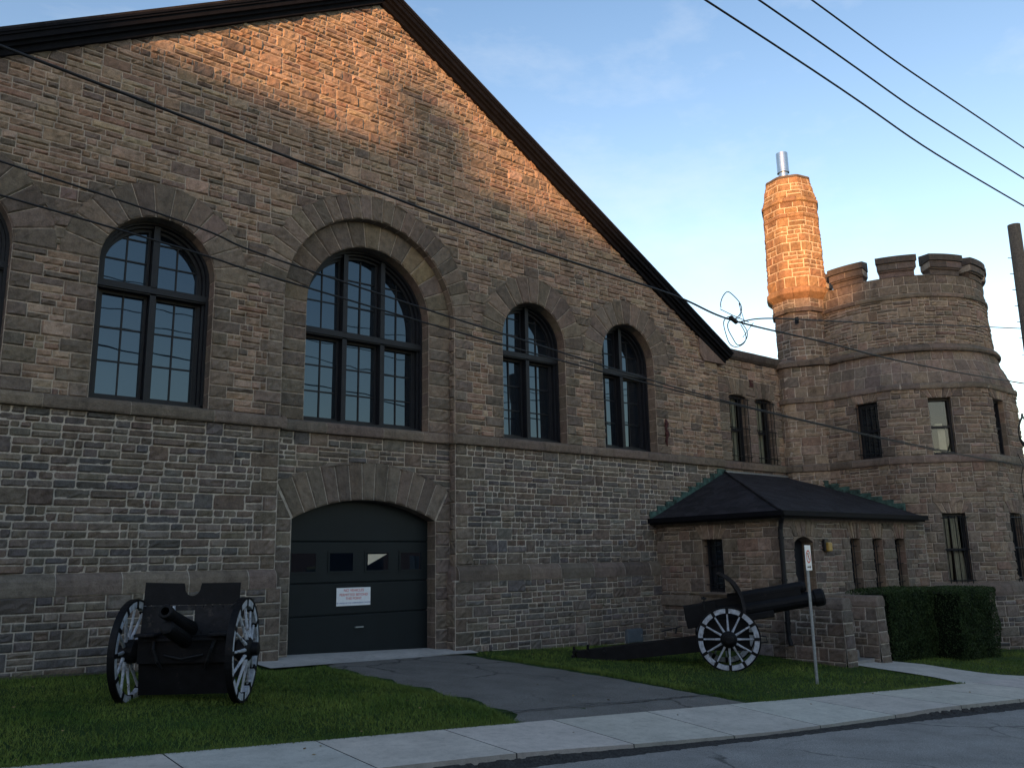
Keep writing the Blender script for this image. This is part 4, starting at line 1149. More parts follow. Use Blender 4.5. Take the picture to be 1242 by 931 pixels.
# grass blades
import numpy as np
rng = np.random.default_rng(5)
def allowed(x, y):
    if y > -.12: return False
    if y < yb(x) - .02 + .02 * math.sin(x * 23): return False
    if y > -.95 + .115 * (x + 2.35) and -2.45 < x < 2.3: return False
    jx = .05 * math.sin(x * 31 + y * 17)
    if dl(y) + .05 + jx < x < dr(y) - .05 + jx: return False
    if x > PX - .02 and y > PY - .1 : return False
    if 8.05 < x < 9.9 and y > -5.0: return False
    v = clampf((y + 4.8) / (yb(x) + 4.8 - 1e-6), 0, 1)
    if y < -4.7 and 8.50 - .20 * v - .5 * v ** 6 < x < 10.33 - .6 * v + .7 * v ** 6: return False
    if 10.0 < x < 14.2 and y > -5.0: return False
    if math.hypot(x - TX, y - TY) < 3.3: return False
    return True
V = []; Fc = []; Cc_ = []
def scatter(n, x0, x1, y0, y1, hmin, hmax, w):
    xs_ = rng.uniform(x0, x1, n); ys_ = rng.uniform(y0, y1, n); hs = rng.uniform(hmin, hmax, n); an = rng.uniform(0, 2 * PI, n); ln = rng.normal(0, .5, (n, 2)); cv = rng.uniform(.65, 1.4, n)
    for i in range(n):
        x, y = float(xs_[i]), float(ys_[i])
        if not allowed(x, y): continue
        pn = math.sin(x * 1.7 + 1.3 * math.sin(y * 2.1)) * math.sin(y * 2.3 + x * .6)
        h = float(hs[i]) * (1 + .25 * pn); a = float(an[i]); z = gz(x, y) - .005; b = len(V)
        dx, dy = math.cos(a) * w, math.sin(a) * w; lx_, ly_ = float(ln[i][0]) * h, float(ln[i][1]) * h
        V.extend([(x - dx, y - dy, z), (x + dx, y + dy, z), (x + lx_, y + ly_, z + h)]); Fc.append((b, b + 1, b + 2))
        k = float(cv[i]) * (1 + .12 * pn); yl = 1.25 if rng.random() < .06 else 1
        Cc_.append((k * yl, k, k * .9))
scatter(90000, -10.2, -1.1, -6.0, -.1, .025, .06, .0055)
scatter(70000, 1.9, 15.5, -8.2, -.1, .025, .06, .006)
scatter(6000, -20, -10, -5, -.1, .03, .06, .009)
scatter(6000, 12, 24, -9, -4.6, .03, .06, .009)
# fringe along the pavement edge and the walls
def fringe(n, x0, x1, fy, spread, h0, h1):
    for i in range(n):
        x = float(rng.uniform(x0, x1)); y = fy(x) + abs(float(rng.normal(0, spread))); 
        if dl(y) < x < dr(y) and y < 0: continue
        if 7.9 < x < 10.4: continue
        h = float(rng.uniform(h0, h1)); a = float(rng.uniform(0, 6.28)); b = len(V); z = gz(x, y); 
        V.extend([(x - .006 * math.cos(a), y - .006 * math.sin(a), z), (x + .006 * math.cos(a), y + .006 * math.sin(a), z), (x + float(rng.normal(0, .4)) * h, y + (float(rng.normal(-.2, .4))) * h, z + h)]); Fc.append((b, b + 1, b + 2)); k = float(rng.uniform(.7, 1.3)); Cc_.append((k, k, k))
for side in (dl, dr):
    for i in range(4200):
        y = float(rng.uniform(-6.2, -.9)); x = side(y) + float(rng.normal(0, .06)); h = float(rng.uniform(.03, .085)); a = float(rng.uniform(0, 6.28)); b = len(V); z = gz(x, y) - .005
        if y < yb(x): continue
        V.extend([(x - .006 * math.cos(a), y - .006 * math.sin(a), z), (x + .006 * math.cos(a), y + .006 * math.sin(a), z), (x + float(rng.normal(0, .5)) * h, y + float(rng.normal(0, .5)) * h, z + h)]); Fc.append((b, b + 1, b + 2)); k = float(rng.uniform(.7, 1.3)); Cc_.append((k, k, k))
fringe(14000, -10, 15, lambda x: yb(x) - .03, .06, .03, .075)
me = bpy.data.meshes.new('grass'); me.from_pydata(V, [], Fc); at = me.attributes.new('Col', 'FLOAT_COLOR', 'FACE')
at.data.foreach_set('color', [q for c in Cc_ for q in (*c, 1.0)]); me.materials.append(BLADE)
go = bpy.data.objects.new('grass', me); col.objects.link(go); tag(go, 'short mown green grass of the lawns beside the driveway', 'grass', kind='stuff')
m = MB()
for _ in range(150):
    x = float(rng.uniform(-10, 13)); y = float(rng.uniform(yb(x) - .9, -.3)); 
    if 8 < x < 14.5 and y > -5: continue
    z = gz(x, y) + (.05 if y > yb(x) else .036); a = float(rng.uniform(0, 6.28)); q = float(rng.uniform(.012, .028)); k = float(rng.uniform(.6, 1.3))
    e1 = Vector((math.cos(a) * q, math.sin(a) * q, float(rng.uniform(-.3, .3)) * q)); e2 = Vector((-math.sin(a) * q * .6, math.cos(a) * q * .6, float(rng.uniform(0, .5)) * q)); p = Vector((x, y, z))
    m.face([p - e1, p - e2, p + e1, p + e2], (k, k, k))
tag(m.build('fallen_leaves', make_leaf('dry_leaf', (.16, .11, .05), (.28, .2, .09), 5), colors=True), 'dry fallen leaves scattered over the lawn and pavement', 'leaves', kind='stuff')
# ================================================================== HEDGES
def hedge(name, x0, x1, y0, y1, z0, z1, label, n):
    t = thing(name, label, 'hedge', ((x0 + x1) / 2, (y0 + y1) / 2, z0), group='clipped hedges by the porch')
    cx, cy = t.location.x, t.location.y
    m = MB(); m.box(x0 - cx + .14, x1 - cx - .14, y0 - cy + .14, y1 - cy - .14, .0, z1 - z0 - .12); m.build('inner_growth', simple('hedge_inner', (.008, .013, .007), .95, 0, .05, 9, .3, .3, .02), t)
    m = MB(); rr = random.Random(hash(name) % 99 + int(x0 * 10))
    for _ in range(n):
        f = rr.choice((0, 0, 0, 0, 1, 2, 2, 3)); u, v = rr.random(), rr.random(); de = abs(rr.gauss(0, .07)) - .02
        if f == 0: p = [x0 + (x1 - x0) * u, y0 + de, z0 + (z1 - z0) * v]
        elif f == 1: p = [x0 + de, y0 + (y1 - y0) * u, z0 + (z1 - z0) * v]
        elif f == 2: p = [x0 + (x1 - x0) * u, y0 + (y1 - y0) * v, z1 - de]
        else: p = [x1 - de, y0 + (y1 - y0) * u, z0 + (z1 - z0) * v]
        # rounded shoulders and uneven face
        q = clampf((p[2] - z0) / (z1 - z0), 0, 1); r = .16
        for ax, lo, hi in ((0, x0, x1), (1, y0, y1)):
            e = min(p[ax] - lo, hi - p[ax]); tz_ = z1 - p[2]
            if e < r and tz_ < r:
                k = math.hypot(r - e, r - tz_)
                if k > r: p[2] -= (k - r) * .9
        e = min(p[0] - x0, x1 - p[0])
        if e < r and p[1] - y0 < r: p[1] += max(0, math.hypot(r - e, r - (p[1] - y0)) - r)
        if q < .2: p[1] += (.2 - q) * .35 if f == 0 else 0
        w = .03 * math.sin(p[0] * 5.1) * math.sin(p[2] * 6.3 + p[0]); p[1] -= w
        s = rr.uniform(.014, .028); d = Vector((rr.gauss(0, 1), rr.gauss(0, 1), rr.gauss(0, 1))).normalized(); e1 = d.orthogonal().normalized() * s; e2 = d.cross(e1).normalized() * s * .55
        P = Vector(p) - Vector((cx, cy, z0)); k = rr.uniform(.55, 1.6)
        m.face([P - e1, P - e2, P + e1, P + e2], (k, k, k * .9))
    m.build('leaf_shell', HEDGE, t, colors=True)
    m = MB()
    for i in range(5):
        x = (x0 + x1) / 2 - cx + (i - 2) * (x1 - x0) * .17; m.tube([(x, .1, -.05), (x + .03, .08, .25)], .022, 6)
    m.build('stem', BARK, t)
hedge('clipped_hedge', 10.02, 12.05, -5.02, -3.95, gz(11, -5) - .02, .97, 'dark clipped hedge beginning behind the low step wall, under the slit windows', 15000)
hedge('clipped_hedge', 12.0, 13.98, -5.62, -4.3, gz(13.3, -5.5) - .02, .93, 'right-hand clipped hedge block standing forward in front of the tower base', 17000)
# weed on the wall
t = thing('wall_weed', 'small weed growing out of a joint low on the stone wall', 'plant', (6.13, -.03, .74))
m = MB(); rr = random.Random(3)
for _ in range(160):
    d = Vector((rr.gauss(0, 1), -abs(rr.gauss(0, .8)), rr.gauss(.1, .8))); p = d.normalized() * rr.uniform(.02, .13); n_ = Vector((rr.gauss(0, 1), rr.gauss(0, 1), rr.gauss(0, 1))).normalized(); e1 = n_.orthogonal() * .022; e2 = n_.cross(e1).normalized() * .012
    m.face([p - e1, p - e2, p + e1, p + e2], (1.5, 1.4, 1))
m.build('leaf_clump', HEDGE, t, colors=True)
m = MB(); m.tube([(0, .03, 0), (.01, -.05, .02), (.03, -.09, .05)], .006, 5); m.build('stem', BARK, t)

# ================================================================== GUNS
def wheel(par, y, rad, out, nsp, face_white=True, spoke_dish=.05, name='wheel', tyre_w=.075, worn=0, front_dark=False):
    """spoked wheel in the xz plane of the gun; out = +1/-1 outer side"""
    g = MB()
    Rf = rad - .028; Rn = rad - .115; hub = .085; w = tyre_w * .42
    ns = nsp * 6
    for k in range(nsp):      # felloes with dark gaps between
        a0 = 2 * PI * k / nsp + .02; a1 = 2 * PI * (k + 1) / nsp - .02; A = []
        for r, yy in ((Rn, -w), (Rf, -w), (Rf, w), (Rn, w), (Rn, -w)):
            A.append([(r * math.sin(a0 + (a1 - a0) * i / 6), y + yy, rad + r * math.cos(a0 + (a1 - a0) * i / 6)) for i in range(7)])
        g.grid(A)
        for e in (0, 6): g.face([A[q][e] for q in range(4)])
    for k in range(nsp):
        a = 2 * PI * k / nsp
        ca, sa = math.sin(a), math.cos(a)
        g.tube([(hub * ca, y + out * spoke_dish, rad + hub * sa), ((Rn * .6) * ca, y + out * spoke_dish * .45, rad + Rn * .6 * sa), ((Rn + .0) * ca, y, rad + (Rn + .0) * sa)], [.027, .018, .016], 8)
    wo = g.build(name, WHITE, par)
    t = MB(); n = 48
    def rg(r0, r1, ww, n=n):
        A = [[(r * math.sin(2 * PI * i / n), y + yy, rad + r * math.cos(2 * PI * i / n)) for i in range(n + 1)] for r, yy in ((r0, -ww), (r1, -ww), (r1, ww), (r0, ww), (r0, -ww))]; t.grid(A)
    rg(Rf, rad, tyre_w / 2)
    t.build('tyre', GUNP, wo)
    for k in range(nsp):      # iron shoes at the felloe joints
        t = MB()
        a = 2 * PI * k / nsp; M = Matrix.Translation((0, y, rad)) @ Matrix.Rotation(a, 4, 'Y')
        t.box(-.028, .028, -w - .006, w + .006, Rn - .012, Rf, M=M); t.build('felloe_clip', GUNP, wo)
    t = MB(); M = Matrix.Translation((0, y, rad)) @ Matrix.Rotation(R(-90) * out, 4, 'X')
    t.lathe([(.10, -.10), (.15, -.05), (.155, .075), (.13, .10), (.09, .12), (.085, .20), (.05, .21)], M, 24)
    t.build('hub', GUNP, wo); return wo

def Mx(p, elev):   # barrel frame: local z along the bore
    return Matrix.Translation(p) @ Matrix.Rotation(R(90 - elev), 4, 'Y')

# --- field gun on the right, axis along local +x
G2 = thing('field_gun', 'black field gun with long trail and white spoked wheels on the right lawn', 'cannon', (5.72, -3.86, gz(5.72, -3.86) - .01), R(-50), 'old guns on the lawns')
WR = .59
for s in (1, -1): wheel(G2, s * .66, WR, s, 12)
g = MB(); g.tube([(0, -.66, WR), (0, .66, WR)], .05, 10); g.box(-.09, .09, -.5, .5, WR - .08, WR + .08); g.build('axle', GUNP, G2)
g = MB(); E2 = 9.0
bM = Mx((.20, 0, 1.06), E2)
prof = [(.13, -.78), (.18, -.76), (.19, -.30), (.165, .2), (.15, .9), (.14, 1.50), (.165, 1.52), (.165, 1.66), (.14, 1.70), (.06, 1.71), (.055, 1.4)]
g.lathe(prof, bM, 16); g.build('barrel', GUNP, G2)
g = MB(); g.box(-.26, .17, -.18, .18, -.98, -.35, M=bM); bevel(g.build('breech', GUNP, G2), .02, 2)
g = MB(); rM = Mx((.20, 0, 1.06), E2) @ Matrix.Translation((-.25, 0, 0))
g.lathe([(.08, -.10), (.105, -.08), (.105, 1.34), (.085, 1.40), (.05, 1.41)], rM, 14); g.box(-.03, .2, -.10, .10, -.60, 1.28, M=rM)
g.build('recuperator', GUNP, G2)
g = MB(); g.box(-.04, .09, -.15, .15, -.75, .7, M=bM @ Matrix.Translation((.12, 0, 0))); bevel(g.build('cradle', GUNP, G2), .02, 2)
g = MB()
for s in (1, -1):
    g.prism([(-.25, WR - .12), (.22, WR - .12), (.16, 1.0), (-.14, 1.0)], lambda a, b, t, s=s: (a, s * (.22 + t), b), 0, .04)
g.box(-.42, .40, -.44, .44, .36, .92)
g.build('carriage_body', GUNP, G2)
# box trail
g = MB()
def trail(g, x0, z0, h0, w0, x1, z1, h1, w1):
    A = [(x0, -w0, z0), (x0, w0, z0), (x0, w0, z0 + h0), (x0, -w0, z0 + h0)]; B = [(x1, -w1, z1), (x1, w1, z1), (x1, w1, z1 + h1), (x1, -w1, z1 + h1)]
    for i in range(4):
        k = (i + 1) % 4; g.face([A[i], A[k], B[k], B[i]])
    g.face(A[::-1]); g.face(B)
trail(g, .05, WR - .22, .30, .20, -2.95, .06, .25, .13)
g.build('trail', GUNP, G2)
g = MB(); g.box(-3.12, -2.9, -.2, .2, -.03, .16); g.box(-3.05, -2.98, -.16, .16, .16, .24)
for x, hh in ((-3.0, .40), (-2.72, .44), (-2.4, .38)): g.tube([(x, -.2, .30), (x, .2, .30)], .032, 8); g.tube([(x, -.1, .2), (x, -.1, hh)], .026, 8)
g.build('spade', GUNP, G2)
g = MB(); g.tube([(-.85, -.28, .80), (-1.1, -.28, .74), (-1.25, -.30, .70)], .015, 6); g.tube([(-.95, -.28, .78), (-.98, -.28, .66)], .02, 6); g.build('elevating_gear', IRON, G2)
g = MB(); g.tube([(-.40, -.24, 1.10), (-.40, -.24, 1.36)], .016, 6); g.tube([(-.45, -.24, 1.32), (-.35, -.24, 1.32)], .022, 6); g.build('gun_sight', IRON, G2)
g = MB()
g.tube([(.55, -.2, .62), (.72, -.2, .60), (.74, -.2, .50), (.60, -.2, .48)], .014, 6)
g.build('hook', IRON, G2)
# curved shield, swept back at the top
g = MB(); cur = [(.31, .98), (.30, 1.18), (.27, 1.34), (.22, 1.47), (.14, 1.60), (.03, 1.70), (-.11, 1.78)]
for off in (0,):
    P = [[(x, y, z) for y in (-.52, -.2, .2, .52)] for x, z in cur]; Q = [[(x + .06, y, z + .04) for y in (-.52, -.2, .2, .52)] for x, z in cur]
    g.grid(P); g.grid(Q)
    for e in (0, 3): g.grid([[r[e] for r in P], [r[e] for r in Q]])
    g.grid([P[-1], Q[-1]]); g.grid([P[0], Q[0]])
g.build('shield', GUNP2, G2)

# --- field gun on the left, facing the street
G1 = thing('field_gun', 'black field gun with notched shield facing the street on the left lawn', 'cannon', (-4.42, -2.95, gz(-4.42, -2.95) - .02), R(-127), 'old guns on the lawns')
WR1 = .665
for s in (1, -1): wheel(G1, s * .72, WR1, s, 12, spoke_dish=.07, tyre_w=.085)
g = MB(); g.tube([(0, -.72, WR1), (0, .72, WR1)], .055, 10); g.box(-.10, .10, -.58, .58, WR1 - .09, WR1 + .08); g.build('axle', GUNP, G1)
E1 = 17
bM = Mx((-.05, 0, .92), E1)
g = MB(); g.lathe([(.12, -.75), (.13, -.7), (.125, -.1), (.095, .35), (.074, .85), (.085, .87), (.088, .98), (.078, 1.0), (.05, 1.001), (.046, .7)], bM, 20); g.build('barrel', GUNP, G1)
g = MB(); rM = bM @ Matrix.Translation((.165, 0, 0)); g.lathe([(.09, -.6), (.10, -.55), (.092, .82), (.078, .87), (.05, .88)], rM, 16); g.build('recoil_cylinder', GUNP, G1)
g = MB(); g.box(-.15, .15, -.15, .15, -.9, -.55, M=bM); bevel(g.build('breech', GUNP, G1), .02, 2)
# shield: upper flap with a round notch, two lower plates, hanging apron
sh = MB(); xs_ = -.02
def plate(m, poly, x0, lean, th=.018):
    m.prism(poly, lambda a, b, t: (x0 - lean * (b - .9) + t, a, b), 0, th)
notch = [(.105 * math.cos(a), 1.47 + .0 - .115 * math.sin(a)) for a in [PI * i / 10 for i in range(11)]]
poly = [(.62, 1.24), (.62, 1.50), (.12, 1.50)] + [(x, z) for x, z in notch] + [(-.12, 1.53), (-.62, 1.56), (-.62, 1.24)]
poly = [(.63, 1.24), (.63, 1.52), (.115, 1.52)] + notch + [(-.115, 1.52), (-.63, 1.54), (-.63, 1.24)]
plate(sh, poly, xs_, .12)
sh.build('shield_flap', GUNP, G1)
sh = MB()
plate(sh, [(.63, .86), (.63, 1.235), (.06, 1.235), (.06, .86)], xs_, .12); sh.build('shield', GUNP2, G1)
sh = MB(); plate(sh, [(-.29, .86), (-.27, 1.235), (-.63, 1.235), (-.63, .86)], xs_, .12); sh.build('shield', GUNP2, G1)
sh = MB(); plate(sh, [(.055, 1.17), (.055, 1.235), (-.265, 1.235), (-.265, 1.17)], xs_, .12); sh.build('shield_strap', GUNP2, G1)
sh = MB(); plate(sh, [(-.60, .12), (.60, .12), (.60, .52), (-.60, .52)], .10, -.12); sh.box(-.06, .14, -.6, .6, .52, .86); sh.build('apron_plate', GUNP, G1)
for yv in (.56, .42, .28, .16, -.34, -.48, -.60):
    for zv in (1.215, .89):
        sh = MB(); sh.lathe([(.013, 0), (.010, .009), (.004, .012)], Matrix.Translation((xs_ - .12 * (zv - .9) + .018, yv, zv)) @ Matrix.Rotation(R(90), 4, 'Y'), 8); sh.build('rivet', GUNP, G1)
sh = MB(); sh.box(.14, .17, -.52, .52, .80, .83); sh.build('step_rail', IRON, G1)
for sg in (1, -1):
    sh = MB(); sh.box(.02, .30, sg * .47 - .13, sg * .47 + .13, .86, .90); bevel(sh.build('seat', GUNP2, G1), .01, 2)
sh = MB(); sh.tube([(-.04, -.225, 1.23), (.02, -.19, .92)], .020, 8); sh.build('stay_bar', WHITE, G1)
sh = MB()
for y0, s in ((.40, 1), (-.40, -1)):
    sh.tube([(.12, y0, .84), (.22, y0 * .92, .70), (.20, y0 * .8, .55), (.12, y0 * .7, .45)], .022, 8); sh.build('brake_rod', IRON, G1); sh = MB()
sh.tube([(.16, .25, .62), (.24, 0, .58), (.16, -.25, .62)], .016, 8)
sh.tube([(-.05, .66, 1.05), (-.05, .72, 1.22), (-.05, .60, 1.26), (-.05, .52, 1.20)], .018, 8)
sh.build('brake_rod', IRON, G1)
g = MB(); trail(g, .0, WR1 - .24, .30, .20, -2.3, .03, .20, .12); g.build('trail', GUNP, G1)
g = MB(); g.box(-2.45, -2.28, -.2, .2, -.03, .18); g.build('spade', GUNP, G1)

# ================================================================== SIGN, POLE, WIRES
sx_, sy_ = 5.40, -5.95; sz_ = gz(sx_, sy_)
t = thing('parking_sign', 'small white no-stopping sign on a thin grey post in the lawn', 'sign', (sx_, sy_, sz_), R(13))
p = MB(); p.tube([(0, 0, -.2), (0, 0, 2.36)], .028, 10); p.build('post', GALV, t)
p = MB(); p.box(-.15, .15, -.036, -.030, 1.92, 2.36); bevel(p.build('sign_plate', SIGNW, t), .003, 2)
MS = Matrix.Translation((0, -.0375, 2.16)) @ RX90
p = MB(); A = [[MS @ Vector((r * math.cos(2 * PI * i / 32), r * math.sin(2 * PI * i / 32), .0)) for i in range(33)] for r in (.088, .115)]; p.grid(A)
Mr = MS @ Matrix.Rotation(R(-45), 4, 'Z'); p.face([Mr @ Vector(q) for q in ((-.09, -.012, .001), (.09, -.012, .001), (.09, .012, .001), (-.09, .012, .001))]); p.build('prohibition_ring', RED, t)
text_mesh('P', .17, BLACKP, 'lettering', t, Matrix.Translation((0, -.0372, 2.16)) @ RX90, ext=.0002)
p = MB()
p.face([Matrix.Translation((0, -.0375, 1.98)) @ RX90 @ Vector(q) for q in ((-.09, -.012, 0), (.04, -.012, 0), (.04, .012, 0), (-.09, .012, 0))]); p.face([Matrix.Translation((0, -.0375, 1.98)) @ RX90 @ Vector(q) for q in ((.04, -.032, 0), (.10, 0, 0), (.04, .032, 0))]); p.build('arrow', BLACKP, t)

pole_xy = (11.37, -7.96)
t = thing('utility_pole', 'weathered grey wooden utility pole with climbing pegs at the right edge', 'pole', (*pole_xy, gz(*pole_xy)))
zt = 8.74 - gz(*pole_xy)
p = MB(); lean = (-.16, -.11); p.tube([(-lean[0] * 1.8, -lean[1] * 1.8, -1.0), (0, 0, zt * .5), (lean[0] * .5, lean[1] * .5, zt)], [.165, .145, .125], 18); p.build('shaft', POLEW, t, smooth=False)
p = MB()
for k in range(9):
    z = zt - .75 - .36 * k; p.tube([(lean[0] * .3 - .10, lean[1] * .3 + .08, z), (lean[0] * .3 - .19, lean[1] * .3 + .13, z)], .008, 6)
p.build('climbing_peg', IRON, t)
p = MB(); p.box(.10, .30, -.22, -.08, zt - .95, zt - .60); p.build('junction_box', GREYBOX, t)

def cable(name, pts, r, label, mat=WIREM, group='overhead cables', n=6, sub=14):
    """smooth curve through pts"""
    P = [Vector(q) for q in pts]; out = []
    for i in range(len(P) - 1):
        p0, p1, p2, p3 = P[max(i - 1, 0)], P[i], P[i + 1], P[min(i + 2, len(P) - 1)]
        for k in range(sub):
            u = k / sub; out.append(.5 * ((2 * p1) + (p2 - p0) * u + (2 * p0 - 5 * p1 + 4 * p2 - p3) * u * u + (3 * p1 - p0 - 3 * p2 + p3) * u ** 3))
    out.append(P[-1]); m = MB(); m.tube(out, r, n); o = m.build(name, mat, None, smooth=True); tag(o, label, 'cable', group); return o
WY = -5.0
cable('overhead_cable', [(-24, WY, 8.6), (-12, WY, 7.55), (-7.437, WY, 7.177), (-3.911, WY, 6.865), (-.468, WY, 6.591), (3.215, WY, 6.443), (5.041, WY, 6.25), (8.354, WY, 6.30), (12.139, WY, 6.343), (19.3, WY, 6.667), (30, WY, 7.3)], .018, 'thick black cable sagging across the gable down to the coil and tower')
cable('overhead_cable', [(-24, WY, 7.4), (-7.322, WY, 5.889), (-4.333, WY, 5.482), (-.505, WY, 5.061), (4.775, WY, 4.60), (12.873, WY, 4.274), (20, WY, 4.15)], .012, 'upper of the two thin service wires crossing the arched windows')
cable('overhead_cable', [(-24, WY, 6.9), (-7.289, WY, 5.522), (-4.323, WY, 5.233), (-.509, WY, 4.893), (4.775, WY, 4.57), (12.9, WY, 4.24), (20, WY, 4.12)], .012, 'lower of the two thin service wires crossing the arched windows')
cable('overhead_cable', [(5.35, WY, 6.27), (6.446, WY, 6.521), (10, WY, 7.02), (14, WY, 7.62), (19.92, WY, 8.47)], .015, 'thin wire running from the coil across the battlemented tower to the right')
for (za, zb_, nm) in ((8.43, 8.24, 'lowest'), (8.97, 8.87, 'middle'), (9.59, 9.59, 'topmost')):
    cable('power_line', [(-30, -9, za + .55), (-.5, -9, za), (9.1, -9, zb_), (40, -9, zb_ + .7)], .014, nm + ' of the three dark power lines against the sky', group='power lines in the sky')
# cable coil with a splice
t = thing('cable_coil', 'tangled grey wire coil with black splice hanging by the gable end', 'cable coil', (5.0, WY, 6.25))
def loop(m, cx, cz, rx, rz, a0, a1, r=.010, tilt=0, n=28):
    m.tube([(cx + rx * math.cos(R(a0 + (a1 - a0) * i / n)), .03 * math.sin(i * .5), cz + rz * math.sin(R(a0 + (a1 - a0) * i / n))) for i in range(n + 1)], r, 6)
m = MB(); px = .0185   # metres per photo pixel at this distance
loop(m, .05, .30, .30, .27, -110, 200); loop(m, .10, -.22, .34, .30, 95, 400); loop(m, .20, -.20, .28, .27, 120, 420)
m.tube([(.33, .0, .42), (.36, 0, .20), (.30, 0, .08), (.12, 0, .03)], .008, 6); m.tube([(.34, .02, .40), (.50, .02, .0), (.70, .01, .02)], .007, 6)
m.tube([(.36, 0, -.30), (.75, 0, .06)], .007, 6); m.tube([(-.30, 0, .16), (.1, 0, .10), (.6, 0, .05)], .008, 6); m.build('wire_loop', WIREG, t)
m = MB(); m.tube([(-.02, -.02, .04), (.16, -.02, -.03)], .045, 10); m.build('splice_case', WIREM, t)
t = thing('cable_coil', 'black coil of spare cable hanging in the air right of the tower', 'cable coil', (15.38, -6.2, 4.78))
m = MB()
for k in range(5): loop(m, .02 * k, -.02 * k, .30 + .02 * k, .36 + .015 * k, 0, 360, .014)
m.build('cable_loop', WIREM, t)
m = MB(); m.tube([(0, 0, .36), (.02, 0, .42)], .03, 8); m.build('tie', WIREM, t)
# two little brackets on the turret that hold the wires
t = thing('wire_anchor', 'small dark wire anchor fixed to the turret below the chimney', 'anchor', (14.42, -.62, 8.85))
m = MB(); m.box(-.03, .03, -.08, .02, -.10, .10); m.build('anchor_plate', IRON, t); m = MB(); m.tube([(0, -.05, .05), (-.10, -.14, -.02)], .02, 8); m.build('insulator', IRON, t)

# ================================================================== STAND-IN TREE, SHADOW TERRACE AND HOUSES BEYOND
def tree(name, loc, h, cr, label, leafm, n=2600, cat='tree', group=None, crown_lo=.28, sq=1.0, leaf=(.22, .42)):
    rr = random.Random(int(abs(loc[0]) * 7 + abs(loc[1]) * 3)); t = thing(name, label, cat, loc, group=group)
    m = MB(); m.tube([(0, 0, -.5), (.05, 0, h * .25), (-.05, .1, h * .5), (.1, 0, h * .8)], [h * .028, h * .022, h * .015, h * .005], 10)
    tips = []
    for k in range(12):
        a = rr.uniform(0, 6.28); z0 = h * rr.uniform(.28, .65); L_ = cr * rr.uniform(.6, .95); tip = Vector((math.cos(a) * L_, math.sin(a) * L_, z0 + h * rr.uniform(.1, .3))); tips.append(tip)
        m.tube([(0, 0, z0), (tip.x * .5, tip.y * .5, z0 + (tip.z - z0) * .4), tip], [h * .011, h * .007, h * .003], 6)
    m.build('trunk', BARK, t)
    m = MB(); cl = tips + [Vector((rr.gauss(0, cr * .4), rr.gauss(0, cr * .4), h * rr.uniform(.5, .95))) for _ in range(16)]
    for _ in range(n):
        c = rr.choice(cl); s = cr * .34; p = c + Vector((rr.gauss(0, s), rr.gauss(0, s), rr.gauss(0, s * .8)))
        if p.z < h * crown_lo: p.z = h * crown_lo + rr.uniform(0, 1)
        if p.z > h: p.z = h - rr.uniform(0, .8)
        d = Vector((rr.gauss(0, 1), rr.gauss(0, 1), rr.gauss(0, 1))).normalized(); z = rr.uniform(*leaf); e1 = d.orthogonal().normalized() * z; e2 = d.cross(e1).normalized() * z * .6
        k = rr.uniform(.6, 1.5); m.face([p - e1, p - e2, p + e1, p + e2], (k, k, k))
    m.build('crown', leafm, t, colors=True); return t
tree('sunlit_standin_tree', (51.5, 6.0, gz(51.5, 6.0)), 9.6, 2.6, 'added yellow tree standing in for a sunlit house fragment beyond the tower', SUNLEAF, 2600, crown_lo=.2)  # tree added in place of a sunlit building fragment; leaf colour carries the glow

# sun direction (towards the sun)
SEL = 6.0
SD = Vector((-.85 * math.cos(R(SEL)), -.527 * math.cos(R(SEL)), math.sin(R(SEL))))
SH = Vector((SD.x, SD.y, 0)).normalized(); SP = Vector((.527, -.85, 0))
def caster(h, T): p = SH * T + SP * h; return p
# added unseen terrace, massed so its shadow spares only gable and chimney
TD = 62.0; te = math.tan(R(SEL))
base = SH * TD
ter = thing('shadow_terrace', 'added brick terrace behind the camera, shaped to shade the lower walls', 'building', (base.x, base.y, gz(base.x, base.y)), math.atan2(SP.y, SP.x))
zg = gz(base.x, base.y); EV = 14.6 - zg; RG = 16.62 - zg
m = MB(); m.box(-34, 34, 0, 9, -1, EV); m.build('wall', BRICK, ter)
m = MB(); m.prism([(-.4, EV), (9.4, EV), (4.5, RG)], lambda a, b, t: (t, a, b), -34.4, 34.4); m.build('roof', SHINGLE, ter)
for k in range(14):
    for z in (1.2, 4.6, 8.0, 11.2):
        m = MB(); x = -31 + k * 4.7; m.box(x, x + 1.2, -.03, .05, z, z + 1.9); m.build('window', GLASS, ter); 
        break
for x, w, hh in ((.62, .42, 1.75), (1.15, .32, 1.2), (-1.0, .3, -.1), (-7.5, .6, 1.4)):  # stacks sized to notch the shadow edge on the gable
    m = MB(); m.box(x - w, x + w, 4.1, 4.9, RG - 1.2, RG + hh); m.build('chimney', BRICK, ter)
m = MB(); m.box(9.75, 34, .2, 8.8, EV - .5, RG + 2.2); m.build('shadow_block', BRICK, ter)  # taller mass added to keep the tower battlements in shade
